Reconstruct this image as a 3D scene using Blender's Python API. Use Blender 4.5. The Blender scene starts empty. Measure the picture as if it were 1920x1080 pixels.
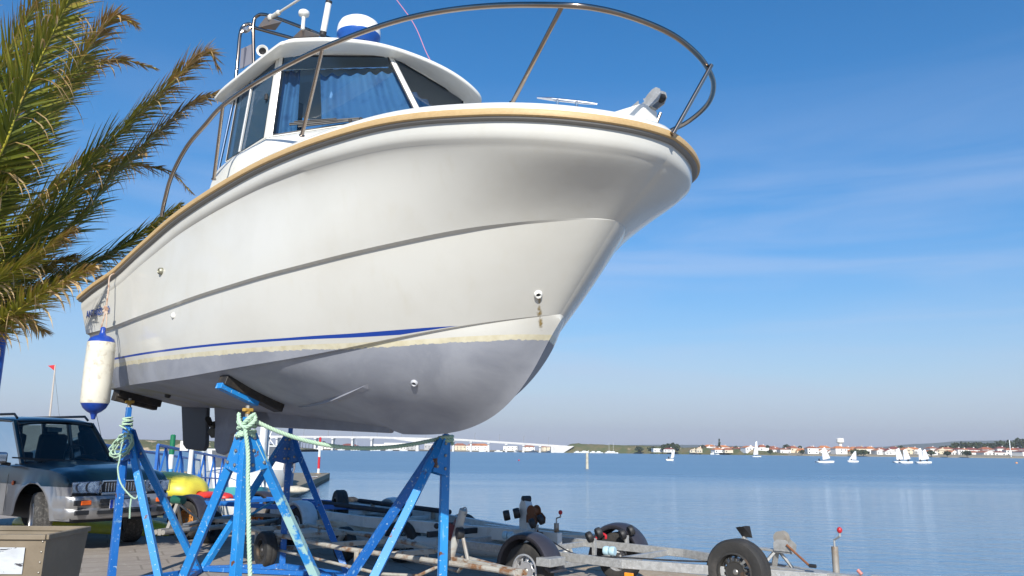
import bpy, bmesh, math, random
from mathutils import Vector, Matrix, noise as mnoise
R_ = math.radians
scene = bpy.context.scene
random.seed(7)

# ------------------------------------------------------------------ camera
FPX = 1500.0; HC = 1.32
PITCH = math.atan(304.0/FPX); ROLL = R_(0.6)
fwd = Vector((0, math.cos(PITCH), math.sin(PITCH))); rgt0 = Vector((1, 0, 0)); up0 = rgt0.cross(fwd)
CR = math.cos(ROLL)*rgt0 + math.sin(ROLL)*up0
CU = math.cos(ROLL)*up0 - math.sin(ROLL)*rgt0
cam_d = bpy.data.cameras.new("camera"); cam = bpy.data.objects.new("camera", cam_d)
scene.collection.objects.link(cam)
cam.matrix_world = Matrix(((CR.x, CU.x, -fwd.x, 0), (CR.y, CU.y, -fwd.y, 0), (CR.z, CU.z, -fwd.z, HC), (0, 0, 0, 1)))
cam_d.sensor_width = 36; cam_d.lens = 36*FPX/1920; cam_d.clip_start = 0.05; cam_d.clip_end = 30000
scene.camera = cam
scene.view_settings.view_transform = 'Standard'; scene.view_settings.look = 'None'
scene.view_settings.gamma = 1; scene.view_settings.use_curve_mapping = False
scene.view_settings.exposure = EXPO = 0.32

# ------------------------------------------------------------------ sun + sky
SUN_EL = 31.0; SUN_AZ = 180.0      # azimuth (deg, from +Y clockwise) where the sun stands
sdir = Vector((math.sin(R_(SUN_AZ))*math.cos(R_(SUN_EL)), math.cos(R_(SUN_AZ))*math.cos(R_(SUN_EL)), math.sin(R_(SUN_EL))))
sun_d = bpy.data.lights.new("sun", 'SUN'); sun = bpy.data.objects.new("sun", sun_d); scene.collection.objects.link(sun)
sun.rotation_euler = sdir.to_track_quat('Z', 'Y').to_euler(); sun.location = (-20, -5, 20)
sun_d.energy = 4.9; sun_d.angle = R_(0.5); sun_d.color = (1.0, 0.955, 0.87)
world = bpy.data.worlds.new("World"); scene.world = world; world.use_nodes = True
wn = world.node_tree.nodes; wl_ = world.node_tree.links; wn.clear()
def wnode(t, **k):
    n = wn.new(t)
    for a, b in k.items(): setattr(n, a, b)
    return n
sky = wnode('ShaderNodeTexSky', sky_type='NISHITA', sun_disc=False)
sky.sun_elevation = R_(SUN_EL); sky.sun_rotation = R_(SUN_AZ); sky.altitude = 0; sky.air_density = 1.0; sky.dust_density = 0.35; sky.ozone_density = 3.0
tc = wnode('ShaderNodeTexCoord')
sep = wnode('ShaderNodeSeparateXYZ'); wl_.new(tc.outputs['Generated'], sep.inputs[0])
mp = wnode('ShaderNodeMapping'); mp.inputs['Rotation'].default_value = (0.03, 0.05, 0.35); mp.inputs['Scale'].default_value = (0.9, 0.9, 7.0)
wl_.new(tc.outputs['Generated'], mp.inputs[0])
nz = wnode('ShaderNodeTexNoise'); nz.inputs['Scale'].default_value = 1.9; nz.inputs['Detail'].default_value = 6; nz.inputs['Roughness'].default_value = 0.55; nz.inputs['Distortion'].default_value = 0.6
wl_.new(mp.outputs[0], nz.inputs['Vector'])
cr = wnode('ShaderNodeMapRange'); cr.inputs['From Min'].default_value = 0.40; cr.inputs['From Max'].default_value = 0.72; cr.interpolation_type = 'SMOOTHSTEP'
cr.inputs['To Max'].default_value = 0.33
wl_.new(nz.outputs[0], cr.inputs[0])
hs = wnode('ShaderNodeHueSaturation'); hs.inputs['Saturation'].default_value = 1.6; hs.inputs['Hue'].default_value = 0.500
wl_.new(sky.outputs[0], hs.inputs['Color'])
# cirrus lives low in the sky on the right-hand half
alt = wnode('ShaderNodeMapRange'); alt.inputs['From Min'].default_value = 0.44; alt.inputs['From Max'].default_value = 0.20
wl_.new(sep.outputs['Z'], alt.inputs[0])
lo = wnode('ShaderNodeMapRange'); lo.inputs['From Min'].default_value = 0.0; lo.inputs['From Max'].default_value = 0.06
wl_.new(sep.outputs['Z'], lo.inputs[0])
m1 = wnode('ShaderNodeMath', operation='MULTIPLY'); wl_.new(cr.outputs[0], m1.inputs[0]); wl_.new(alt.outputs[0], m1.inputs[1])
m2 = wnode('ShaderNodeMath', operation='MULTIPLY'); wl_.new(m1.outputs[0], m2.inputs[0]); wl_.new(lo.outputs[0], m2.inputs[1])
mx = wnode('ShaderNodeMix', data_type='RGBA'); wl_.new(m2.outputs[0], mx.inputs[0]); wl_.new(hs.outputs[0], mx.inputs[6]); mx.inputs[7].default_value = (5.2, 5.5, 6.6, 1)
# the pale lavender band of haze that sits on the horizon
hz_ = wnode('ShaderNodeMath', operation='MULTIPLY'); wl_.new(sep.outputs['Z'], hz_.inputs[0]); hz_.inputs[1].default_value = -4.9
hz2 = wnode('ShaderNodeMath', operation='EXPONENT'); wl_.new(hz_.outputs[0], hz2.inputs[0])
hz3 = wnode('ShaderNodeMath', operation='MULTIPLY'); hz3.use_clamp = True; wl_.new(hz2.outputs[0], hz3.inputs[0]); hz3.inputs[1].default_value = 0.97
mh = wnode('ShaderNodeMix', data_type='RGBA'); wl_.new(hz3.outputs[0], mh.inputs[0]); wl_.new(mx.outputs[2], mh.inputs[6]); mh.inputs[7].default_value = (3.1, 3.5, 4.75, 1)
mx = mh
bg = wnode('ShaderNodeBackground'); bg.inputs[1].default_value = 0.120
wl_.new(mx.outputs[2], bg.inputs[0])
wo = wnode('ShaderNodeOutputWorld'); wl_.new(bg.outputs[0], wo.inputs[0])

# ------------------------------------------------------------------ helpers: places read off the photo, turned into points of the scene
def ray(px, py): return fwd + CR*((px-960)/FPX) + CU*((540-py)/FPX)
CAM0 = Vector((0, 0, HC))
def at(px, py, Y):
    d = ray(px, py); return CAM0 + d*(Y/d.y)
def on(px, py, z=0.0):
    d = ray(px, py); return CAM0 + d*((z-HC)/d.z)

# ------------------------------------------------------------------ helpers: materials
def mat(name, col, rough=0.5, metal=0.0, col2=None, nscale=8, n0=0.5, n1=0.7, detail=6, bump=0.0, bscale=40, coat=0.0, spec=0.5, col3=None, n3scale=3, n30=.55, n31=.62, rvar=0.0, coords='Object', stretch=None, n2=False):
    m = bpy.data.materials.new(name); m.use_nodes = True; nt = m.node_tree; N = nt.nodes; L = nt.links
    b = N['Principled BSDF']; b.inputs['Base Color'].default_value = (*col, 1); b.inputs['Roughness'].default_value = rough; b.inputs['Metallic'].default_value = metal
    b.inputs['Coat Weight'].default_value = coat; b.inputs['Specular IOR Level'].default_value = spec
    t = N.new('ShaderNodeTexCoord'); v = t.outputs[coords]
    if stretch:
        mpn = N.new('ShaderNodeMapping'); mpn.inputs['Scale'].default_value = stretch; L.new(v, mpn.inputs[0]); v = mpn.outputs[0]
    src = None
    def layer(src, base, c, sc, a, bb):
        n = N.new('ShaderNodeTexNoise'); n.inputs['Scale'].default_value = sc; n.inputs['Detail'].default_value = detail; n.inputs['Roughness'].default_value = 0.62; L.new(v, n.inputs['Vector'])
        r = N.new('ShaderNodeMapRange'); r.inputs['From Min'].default_value = a; r.inputs['From Max'].default_value = bb; L.new(n.outputs[0], r.inputs[0])
        x = N.new('ShaderNodeMix'); x.data_type = 'RGBA'; L.new(r.outputs[0], x.inputs[0])
        if src is None: x.inputs[6].default_value = (*base, 1)
        else: L.new(src, x.inputs[6])
        x.inputs[7].default_value = (*c, 1); return x.outputs[2], r.outputs[0]
    if col2 is not None:
        src, f = layer(None, col, col2, nscale, n0, n1)
    if col3 is not None:
        src, f = layer(src, col, col3, n3scale, n30, n31)
    if src is not None: L.new(src, b.inputs['Base Color'])
    if rvar:
        n = N.new('ShaderNodeTexNoise'); n.inputs['Scale'].default_value = nscale*1.7; n.inputs['Detail'].default_value = 5; L.new(v, n.inputs['Vector'])
        r = N.new('ShaderNodeMapRange'); r.inputs['To Min'].default_value = max(0, rough-rvar); r.inputs['To Max'].default_value = min(1, rough+rvar); L.new(n.outputs[0], r.inputs[0]); L.new(r.outputs[0], b.inputs['Roughness'])
    if bump:
        n = N.new('ShaderNodeTexNoise'); n.inputs['Scale'].default_value = bscale; n.inputs['Detail'].default_value = 5; L.new(v, n.inputs['Vector'])
        bp = N.new('ShaderNodeBump'); bp.inputs['Strength'].default_value = bump; bp.inputs['Distance'].default_value = 0.01; L.new(n.outputs[0], bp.inputs['Height']); L.new(bp.outputs[0], b.inputs['Normal'])
    return m

def glass(name, tint, rough=0.02, opac=0.35, body=(0.02, 0.03, 0.035)):
    m = bpy.data.materials.new(name); m.use_nodes = True; nt = m.node_tree; N = nt.nodes; L = nt.links; N.clear()
    o = N.new('ShaderNodeOutputMaterial'); t = N.new('ShaderNodeBsdfTransparent'); t.inputs[0].default_value = (*tint, 1)
    d = N.new('ShaderNodeBsdfDiffuse'); d.inputs[0].default_value = (*body, 1)
    g = N.new('ShaderNodeBsdfGlossy'); g.inputs['Roughness'].default_value = rough
    m0 = N.new('ShaderNodeMixShader'); m0.inputs[0].default_value = opac; L.new(t.outputs[0], m0.inputs[1]); L.new(d.outputs[0], m0.inputs[2])
    f = N.new('ShaderNodeFresnel'); f.inputs[0].default_value = 1.5
    m1 = N.new('ShaderNodeMixShader'); L.new(f.outputs[0], m1.inputs[0]); L.new(m0.outputs[0], m1.inputs[1]); L.new(g.outputs[0], m1.inputs[2]); L.new(m1.outputs[0], o.inputs[0])
    return m

# ------------------------------------------------------------------ helpers: meshes
def frame(d, up=None):
    d = Vector(d).normalized(); up = Vector(up) if up is not None else Vector((0, 0, 1))
    if abs(d.dot(up.normalized())) > 0.995: up = Vector((0, 1, 0)) if abs(d.y) < .9 else Vector((1, 0, 0))
    s = d.cross(up).normalized(); u = s.cross(d).normalized(); return d, s, u
class MB:
    def __init__(s): s.v = []; s.f = []; s.m = []; s.att = {}
    def add(s, vs, fs, mi=0):
        o = len(s.v); s.v += [Vector(p) for p in vs]
        for f in fs: s.f.append([i+o for i in f]); s.m.append(mi)
        return s
    def box(s, c, size, rot=None, mi=0):
        hx, hy, hz = size[0]/2, size[1]/2, size[2]/2
        vs = [Vector((x, y, z)) for x in (-hx, hx) for y in (-hy, hy) for z in (-hz, hz)]
        if rot is not None: vs = [rot @ p for p in vs]
        c = Vector(c)
        return s.add([p+c for p in vs], [(0, 1, 3, 2), (4, 6, 7, 5), (0, 4, 5, 1), (2, 3, 7, 6), (0, 2, 6, 4), (1, 5, 7, 3)], mi)
    def beam(s, a, b, w, h, up=None, mi=0, w2=None, h2=None):
        a = Vector(a); b = Vector(b); d, sd, u = frame(b-a, up); w2 = w if w2 is None else w2; h2 = h if h2 is None else h2
        vs = []
        for p, ww, hh in ((a, w, h), (b, w2, h2)):
            for i, j in ((-1, -1), (1, -1), (1, 1), (-1, 1)): vs.append(p+sd*(ww/2*i)+u*(hh/2*j))
        return s.add(vs, [(0, 1, 2, 3)[::-1], (4, 5, 6, 7), (0, 4, 5, 1)[::-1], (1, 5, 6, 2)[::-1], (2, 6, 7, 3)[::-1], (3, 7, 4, 0)[::-1]], mi)
    def tube(s, pts, r, n=10, closed=False, mi=0, caps=True):
        pts = [Vector(p) for p in pts]; k = len(pts); rr = r if isinstance(r, (list, tuple)) else [r]*k
        o = len(s.v); u = None
        for i, p in enumerate(pts):
            if closed: t = pts[(i+1) % k]-pts[i-1]
            else: t = pts[min(i+1, k-1)]-pts[max(i-1, 0)]
            t.normalize()
            if u is None: _, sd, u = frame(t)
            u = (u-t*u.dot(t)).normalized(); sd = t.cross(u)
            for j in range(n):
                a = 2*math.pi*j/n; s.v.append(p+(u*math.cos(a)+sd*math.sin(a))*rr[i])
        for i in range(k if closed else k-1):
            for j in range(n):
                a = o+i*n+j; b = o+i*n+(j+1) % n; c = o+((i+1) % k)*n+(j+1) % n; d = o+((i+1) % k)*n+j
                s.f.append([a, b, c, d]); s.m.append(mi)
        if not closed and caps:
            s.f.append([o+j for j in range(n)][::-1]); s.m.append(mi); s.f.append([o+(k-1)*n+j for j in range(n)]); s.m.append(mi)
        return s
    def lathe(s, prof, c, axis=(0, 0, 1), n=24, mi=0, mis=None, caps=True):
        c = Vector(c); d, sd, u = frame(axis); o = len(s.v); k = len(prof)
        for r, h in prof:
            for j in range(n):
                a = 2*math.pi*j/n; s.v.append(c+d*h+(u*math.cos(a)+sd*math.sin(a))*max(r, 1e-5))
        for i in range(k-1):
            for j in range(n):
                s.f.append([o+i*n+j, o+(i+1)*n+j, o+(i+1)*n+(j+1) % n, o+i*n+(j+1) % n]); s.m.append(mis[i] if mis else mi)
        for e, b in ((0, 0), (k-1, 1)):
            if caps and prof[e][0] > 1e-4:
                q = [o+e*n+j for j in range(n)]; s.f.append(q if not b else q[::-1]); s.m.append(mis[min(e, k-2)] if mis else mi)
        return s
    def prism(s, poly, vec, mi=0):
        n = len(poly); vec = Vector(vec); a = [Vector(p) for p in poly]; b = [p+vec for p in a]
        return s.add(a+b, [list(range(n))[::-1], list(range(n, 2*n))]+[[i, (i+1) % n, n+(i+1) % n, n+i] for i in range(n)], mi)
    def grid(s, rows, mi=0, closed=False, mif=None):
        o = len(s.v); n = len(rows[0])
        for r in rows: s.v += [Vector(p) for p in r]
        for i in range(len(rows)-1):
            for j in range(n if closed else n-1):
                a = o+i*n+j; b = o+i*n+(j+1) % n
                s.f.append([a, b, b+n, a+n]); s.m.append(mif(i, j) if mif else mi)
        return s
    def sphere(s, c, r, mi=0, n=16, sc=(1, 1, 1)):
        c = Vector(c); rows = []
        for i in range(n//2+1):
            t = math.pi*i/(n//2); rows.append([c+Vector((math.sin(t)*math.cos(2*math.pi*j/n)*r*sc[0], math.sin(t)*math.sin(2*math.pi*j/n)*r*sc[1], math.cos(t)*r*sc[2])) for j in range(n)])
        return s.grid(rows, mi, True)
    def xf(s, M, start=0):
        for i in range(start, len(s.v)): s.v[i] = M @ s.v[i]
        return s
    def build(s, name, mats, parent=None, ang=35, bevel=0, solid=0, subsurf=0, merge=0, recalc=True, **tagk):
        me = bpy.data.meshes.new(name); me.from_pydata([tuple(p) for p in s.v], [], s.f)
        if not isinstance(mats, (list, tuple)): mats = [mats]
        for m in mats: me.materials.append(m)
        me.polygons.foreach_set('material_index', s.m)
        for k, vals in s.att.items():
            a = me.attributes.new(k, 'FLOAT', 'POINT'); a.data.foreach_set('value', vals)
        if merge or recalc:
            bm = bmesh.new(); bm.from_mesh(me)
            if merge: bmesh.ops.remove_doubles(bm, verts=bm.verts, dist=merge)
            if recalc: bmesh.ops.recalc_face_normals(bm, faces=bm.faces)
            bm.to_mesh(me); bm.free()
        me.polygons.foreach_set('use_smooth', [ang > 0]*len(me.polygons))
        if ang > 0: me.set_sharp_from_angle(angle=R_(ang))
        o = bpy.data.objects.new(name, me); scene.collection.objects.link(o)
        if parent is not None: o.parent = parent
        if solid:
            md = o.modifiers.new('solid', 'SOLIDIFY'); md.thickness = solid; md.offset = 0
        if bevel:
            md = o.modifiers.new('bevel', 'BEVEL'); md.width = bevel; md.segments = 2; md.limit_method = 'ANGLE'; md.angle_limit = R_(40); md.harden_normals = True
        if subsurf:
            md = o.modifiers.new('sub', 'SUBSURF'); md.levels = md.render_levels = subsurf
        if tagk: tag(o, **tagk)
        return o
def tag(o, label=None, cat=None, group=None, kind=None):
    if label: o['label'] = label
    if cat: o['category'] = cat
    if group: o['group'] = group
    if kind: o['kind'] = kind
    return o
def empty(name, loc, rz=0, label=None, cat=None, group=None, rot=None):
    o = bpy.data.objects.new(name, None); scene.collection.objects.link(o); o.location = loc
    if rot is not None: o.rotation_euler = rot.to_euler()
    else: o.rotation_euler = (0, 0, rz)
    o.empty_display_size = .2
    return tag(o, label, cat, group)
def kids(o): return [c for c in scene.collection.objects if c.parent == o]
def copy_tree(o, parent=None):
    c = o.copy(); scene.collection.objects.link(c)
    if parent is not None: c.parent = parent
    for ch in kids(o): copy_tree(ch, c)
    return c
def cub(kn, u):
    n = len(kn); h = 1/(n-1)
    key = tuple(kn)
    if key not in _cc:
        # tridiagonal solve, natural ends
        a = [0]*n; b = [1]+[4]*(n-2)+[1]; c = [0]+[1]*(n-2)+[0]; a = [0]+[1]*(n-2)+[0]
        d = [0]+[6*(kn[i+1]-2*kn[i]+kn[i-1])/h**2 for i in range(1, n-1)]+[0]
        for i in range(1, n):
            w = a[i]/b[i-1]; b[i] -= w*c[i-1]; d[i] -= w*d[i-1]
        M = [0]*n; M[-1] = d[-1]/b[-1]
        for i in range(n-2, -1, -1): M[i] = (d[i]-c[i]*M[i+1])/b[i]
        _cc[key] = M
    M = _cc[key]; i = max(0, min(n-2, int(u/h))); t = u/h-i
    return (1-t)*kn[i]+t*kn[i+1]+h*h/6*(((1-t)**3-(1-t))*M[i]+(t**3-t)*M[i+1])
_cc = {}
def lerp(a, b, t): return a+(b-a)*t
def interp(x, xs, ys):
    if x <= xs[0]: return ys[0]
    for i in range(len(xs)-1):
        if x <= xs[i+1]: return lerp(ys[i], ys[i+1], (x-xs[i])/(xs[i+1]-xs[i]))
    return ys[-1]
def spline(pts, n=8, closed=False):
    P = [Vector(p) for p in pts]; out = []; k = len(P)
    for i in range(k if closed else k-1):
        p0 = P[i-1] if (i > 0 or closed) else P[0]*2-P[1]; p1 = P[i]; p2 = P[(i+1) % k]
        p3 = P[(i+2) % k] if (i+2 < k or closed) else P[-1]*2-P[-2]
        for j in range(n):
            t = j/n
            out.append(0.5*((2*p1)+(p2-p0)*t+(2*p0-5*p1+4*p2-p3)*t*t+(3*p1-p0-3*p2+p3)*t**3))
    if not closed: out.append(P[-1])
    return out
# ------------------------------------------------------------------ water, ground, far land
WZ = -0.9
def water_mat():
    m = bpy.data.materials.new('water'); m.use_nodes = True; N = m.node_tree.nodes; L = m.node_tree.links; b = N['Principled BSDF']
    b.inputs['Base Color'].default_value = (0.10, 0.20, 0.31, 1); b.inputs['Roughness'].default_value = 0.12; b.inputs['IOR'].default_value = 1.33
    t = N.new('ShaderNodeTexCoord')
    def noise(sc, st, det=4, rot=0.0):
        mp = N.new('ShaderNodeMapping'); mp.inputs['Scale'].default_value = st; mp.inputs['Rotation'].default_value = (0, 0, rot); L.new(t.outputs['Object'], mp.inputs[0])
        n = N.new('ShaderNodeTexNoise'); n.inputs['Scale'].default_value = sc; n.inputs['Detail'].default_value = det; L.new(mp.outputs[0], n.inputs['Vector']); return n.outputs[0]
    n1 = noise(1.1, (0.5, 1.3, 1), 5, .2); n2 = noise(4.5, (0.45, 1.4, 1), 3, .1)
    a = N.new('ShaderNodeMath'); a.operation = 'MULTIPLY_ADD'; L.new(n2, a.inputs[0]); a.inputs[1].default_value = 0.35; L.new(n1, a.inputs[2])
    # wind-ruffled water away from the quay, slick water close to it
    sp = N.new('ShaderNodeSeparateXYZ'); L.new(t.outputs['Object'], sp.inputs[0])
    wob = noise(0.03, (1, 2.5, 1), 4)
    y = N.new('ShaderNodeMath'); y.operation = 'MULTIPLY_ADD'; L.new(wob, y.inputs[0]); y.inputs[1].default_value = 55; L.new(sp.outputs['Y'], y.inputs[2])
    r = N.new('ShaderNodeMapRange'); r.interpolation_type = 'SMOOTHSTEP'; r.inputs['From Min'].default_value = 60; r.inputs['From Max'].default_value = 125; r.inputs['To Min'].default_value = 0.28; r.inputs['To Max'].default_value = 1.0; L.new(y.outputs[0], r.inputs[0])
    p = noise(0.02, (0.35, 2.2, 1), 5, .05)
    pr = N.new('ShaderNodeMapRange'); pr.inputs['From Min'].default_value = 0.3; pr.inputs['From Max'].default_value = 0.7; pr.inputs['To Min'].default_value = 0.6; pr.inputs['To Max'].default_value = 1.25; L.new(p, pr.inputs[0])
    ss = N.new('ShaderNodeMath'); ss.operation = 'MULTIPLY'; L.new(r.outputs[0], ss.inputs[0]); L.new(pr.outputs[0], ss.inputs[1])
    bp = N.new('ShaderNodeBump'); bp.inputs['Distance'].default_value = 0.16; L.new(ss.outputs[0], bp.inputs['Strength']); L.new(a.outputs[0], bp.inputs['Height']); L.new(bp.outputs[0], b.inputs['Normal'])
    rr = N.new('ShaderNodeMapRange'); rr.inputs['To Min'].default_value = 0.05; rr.inputs['To Max'].default_value = 0.30; L.new(r.outputs[0], rr.inputs[0]); L.new(rr.outputs[0], b.inputs['Roughness'])
    return m
w = MB(); w.add([(-4100, -60, WZ), (4700, -60, WZ), (4700, 5150, WZ), (-4100, 5150, WZ)], [(0, 1, 2, 3)])
tag(w.build('water', water_mat(), ang=0), kind='structure')

def paving_mat():
    m = mat('paving', (0.36, 0.315, 0.265), 0.85, col2=(0.29, 0.25, 0.215), nscale=1.3, n0=.35, n1=.7, col3=(0.42, 0.38, 0.32), n3scale=9, n30=.55, n31=.7, bump=.25, bscale=60, coords='Object')
    N = m.node_tree.nodes; L = m.node_tree.links; b = N['Principled BSDF']
    src = b.inputs['Base Color'].links[0].from_socket; t = [n for n in N if n.type == 'TEX_COORD'][0]
    mp = N.new('ShaderNodeMapping'); mp.inputs['Rotation'].default_value = (0, 0, R_(-27)); L.new(t.outputs['Object'], mp.inputs[0])
    br = N.new('ShaderNodeTexBrick'); br.inputs['Scale'].default_value = 1.0; br.inputs['Brick Width'].default_value = .6; br.inputs['Row Height'].default_value = .4; br.inputs['Mortar Size'].default_value = 0.012
    br.inputs['Color1'].default_value = (1, 1, 1, 1); br.inputs['Color2'].default_value = (.90, .89, .89, 1); br.inputs['Mortar'].default_value = (.66, .64, .62, 1); L.new(mp.outputs[0], br.inputs['Vector'])
    x = N.new('ShaderNodeMix'); x.data_type = 'RGBA'; x.blend_type = 'MULTIPLY'; x.inputs[0].default_value = 1; L.new(src, x.inputs[6]); L.new(br.outputs['Color'], x.inputs[7]); L.new(x.outputs[2], b.inputs['Base Color'])
    return m
# quay: paved top with a concrete edge beam, walls down into the water
EDGE = [(-60, 47), (-6.64, 15.78), (-4.01, 13.76), (-0.68, 11.29), (1.34, 9.78), (2.24, 9.15), (4.5, 7.5), (30, -11)]
def off(p, d):  # shift edge point inland (towards the camera)
    return (p[0]-d*0.59, p[1]-d*0.80)
g = MB(); inner = [off(p, .45) for p in EDGE]
n = len(EDGE)
g.add([(x, y, 0) for x, y in inner]+[(30, -40, 0), (-60, -40, 0)], [list(range(n+2))])
tag(g.build('ground', paving_mat(), ang=0), kind='structure')
conc = mat('quay_concrete', (0.40, 0.31, 0.21), 0.85, col2=(0.30, 0.235, 0.165), nscale=2.5, n0=.4, n1=.7, col3=(0.46, 0.40, 0.32), n3scale=14, n30=.5, n31=.75, bump=.4, bscale=50)
g = MB(); rows = [[(x, y, -2.5) for x, y in EDGE], [(x, y, -0.03) for x, y in EDGE], [(p[0]-.02, p[1]-.03, 0.004) for p in EDGE], [(x, y, 0.004) for x, y in inner], [(x, y, -.3) for x, y in inner]]
g.grid(rows); tag(g.build('quay_edge', conc, ang=20), kind='structure')
# ------------------------------------------------------------------ the boat on its stands (boat frame: x from transom to bow, y to starboard, z up from keel)
FIT = dict(L=[5.993848, 5.58213, 5.130062],
 sb=[1.192715, 1.199332, 1.25213, 1.266814, 1.222486, 1.092628, 0.851187, 0.490137, 0.0],
 sz=[1.148, 1.244, 1.313, 1.421, 1.51, 1.589, 1.644, 1.688, 1.726, 1.757, 1.775, 1.785, 1.787, 1.786, 1.776, 1.758, 1.738, 1.722, 1.707, 1.695, 1.687, 1.686, 1.692, 1.701, 1.712],
 kb=[1.092215, 1.163845, 1.194386, 1.159236, 1.040043, 0.833808, 0.552074, 0.246114, 0.0],
 kz=[0.803, 0.803, 0.811, 0.83, 0.851, 0.871, 0.895, 0.921, 0.943, 0.967, 0.991, 1.013, 1.038, 1.064, 1.09, 1.117, 1.144, 1.167, 1.185, 1.202, 1.217, 1.23, 1.239, 1.244, 1.249],
 cb=[0.807942, 0.98198, 1.038167, 0.996315, 0.867757, 0.671072, 0.422613, 0.171622, 0.0],
 cz=[0.275958, 0.283755, 0.303491, 0.356501, 0.423219, 0.517654, 0.600415, 0.656718, 0.686941],
 qx=[1.389884, 2.564557, 3.466646, 4.10277, 4.505897, 4.7436, 4.914879, 5.06798, 5.28214, 5.536518, 5.838221],
 qz=[-0.064666, -0.087297, -0.108918, -0.097489, 0.005122, 0.157934, 0.344497, 0.563557, 0.831283, 1.15975, 1.429582])
yw, tr = R_(-42.2), R_(-0.941)
BF = Vector((math.cos(yw)*math.cos(tr), math.sin(yw)*math.cos(tr), math.sin(tr))); BS = Vector((math.sin(yw), -math.cos(yw), 0)); BU = BS.cross(BF)
BO = Vector((1.1064, 4.511, 1.4998))-BF*6.2
BM = Matrix(((BF.x, BS.x, BU.x), (BF.y, BS.y, BU.y), (BF.z, BS.z, BU.z)))   # local (fwd, starboard, up): det<0 so y is mirrored below
# A right-handed frame needs y to port: local = (x, -starboard, z)
BROT = Matrix(((BF.x, -BS.x, BU.x), (BF.y, -BS.y, BU.y), (BF.z, -BS.z, BU.z)))
def bl(x, s, z): return Vector((x, -s, z))            # starboard offset s -> local coordinates
def bw(x, s, z): return BO+BF*x+BS*s+BU*z             # -> world
def bpx(px, py, ax, val):                              # photo point on a plane of the boat frame -> (x, s, z)
    d = ray(px, py); c = CAM0-BO; D = (d.dot(BF), d.dot(BS), d.dot(BU)); C = (c.dot(BF), c.dot(BS), c.dot(BU)); t = (val-C[ax])/D[ax]
    return tuple(C[i]+t*D[i] for i in range(3))
boat = empty('motorboat', BO, rot=BROT, label='white cabin motorboat with grey antifouling, propped up on blue stands', cat='boat')

# centreline profile from the transom round the forefoot up to the stem
prof = [(0, .125), (.5, .115), (.95, .10)]
KC = [(cub(FIT['qx'], i/60), cub(FIT['qz'], i/60)) for i in range(61)]
hullc = [(0, .13), (.6, .118), (1.2, .09), (1.8, .05), (2.4, .01), (3.0, -.035), (3.4, -.07)]
kc2 = hullc+[p for p in KC if p[0] > 3.55 and p[1] < FIT['cz'][-1]-.004]+[(FIT['L'][2], FIT['cz'][-1])]
def arcl(P):
    a = [0]
    for i in range(1, len(P)): a.append(a[-1]+math.dist(P[i-1], P[i]))
    return [q/a[-1] for q in a]
kA = arcl(kc2)
def C3(nm, b, z, i, u):
    return (FIT['L'][i]*math.sin(u*math.pi/2), max(0, cub(FIT[b], u)), cub(FIT[z], u))
NU = 90; US = [i/NU for i in range(NU+1)]
chl = [C3('c', 'cb', 'cz', 2, u) for u in US]; cA = arcl(chl)
def kpt(a): return (interp(a, kA, [p[0] for p in kc2]), 0.0, interp(a, kA, [p[1] for p in kc2]))
def mixp(a, b, t): return tuple(lerp(p, q, t) for p, q in zip(a, b))
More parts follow.
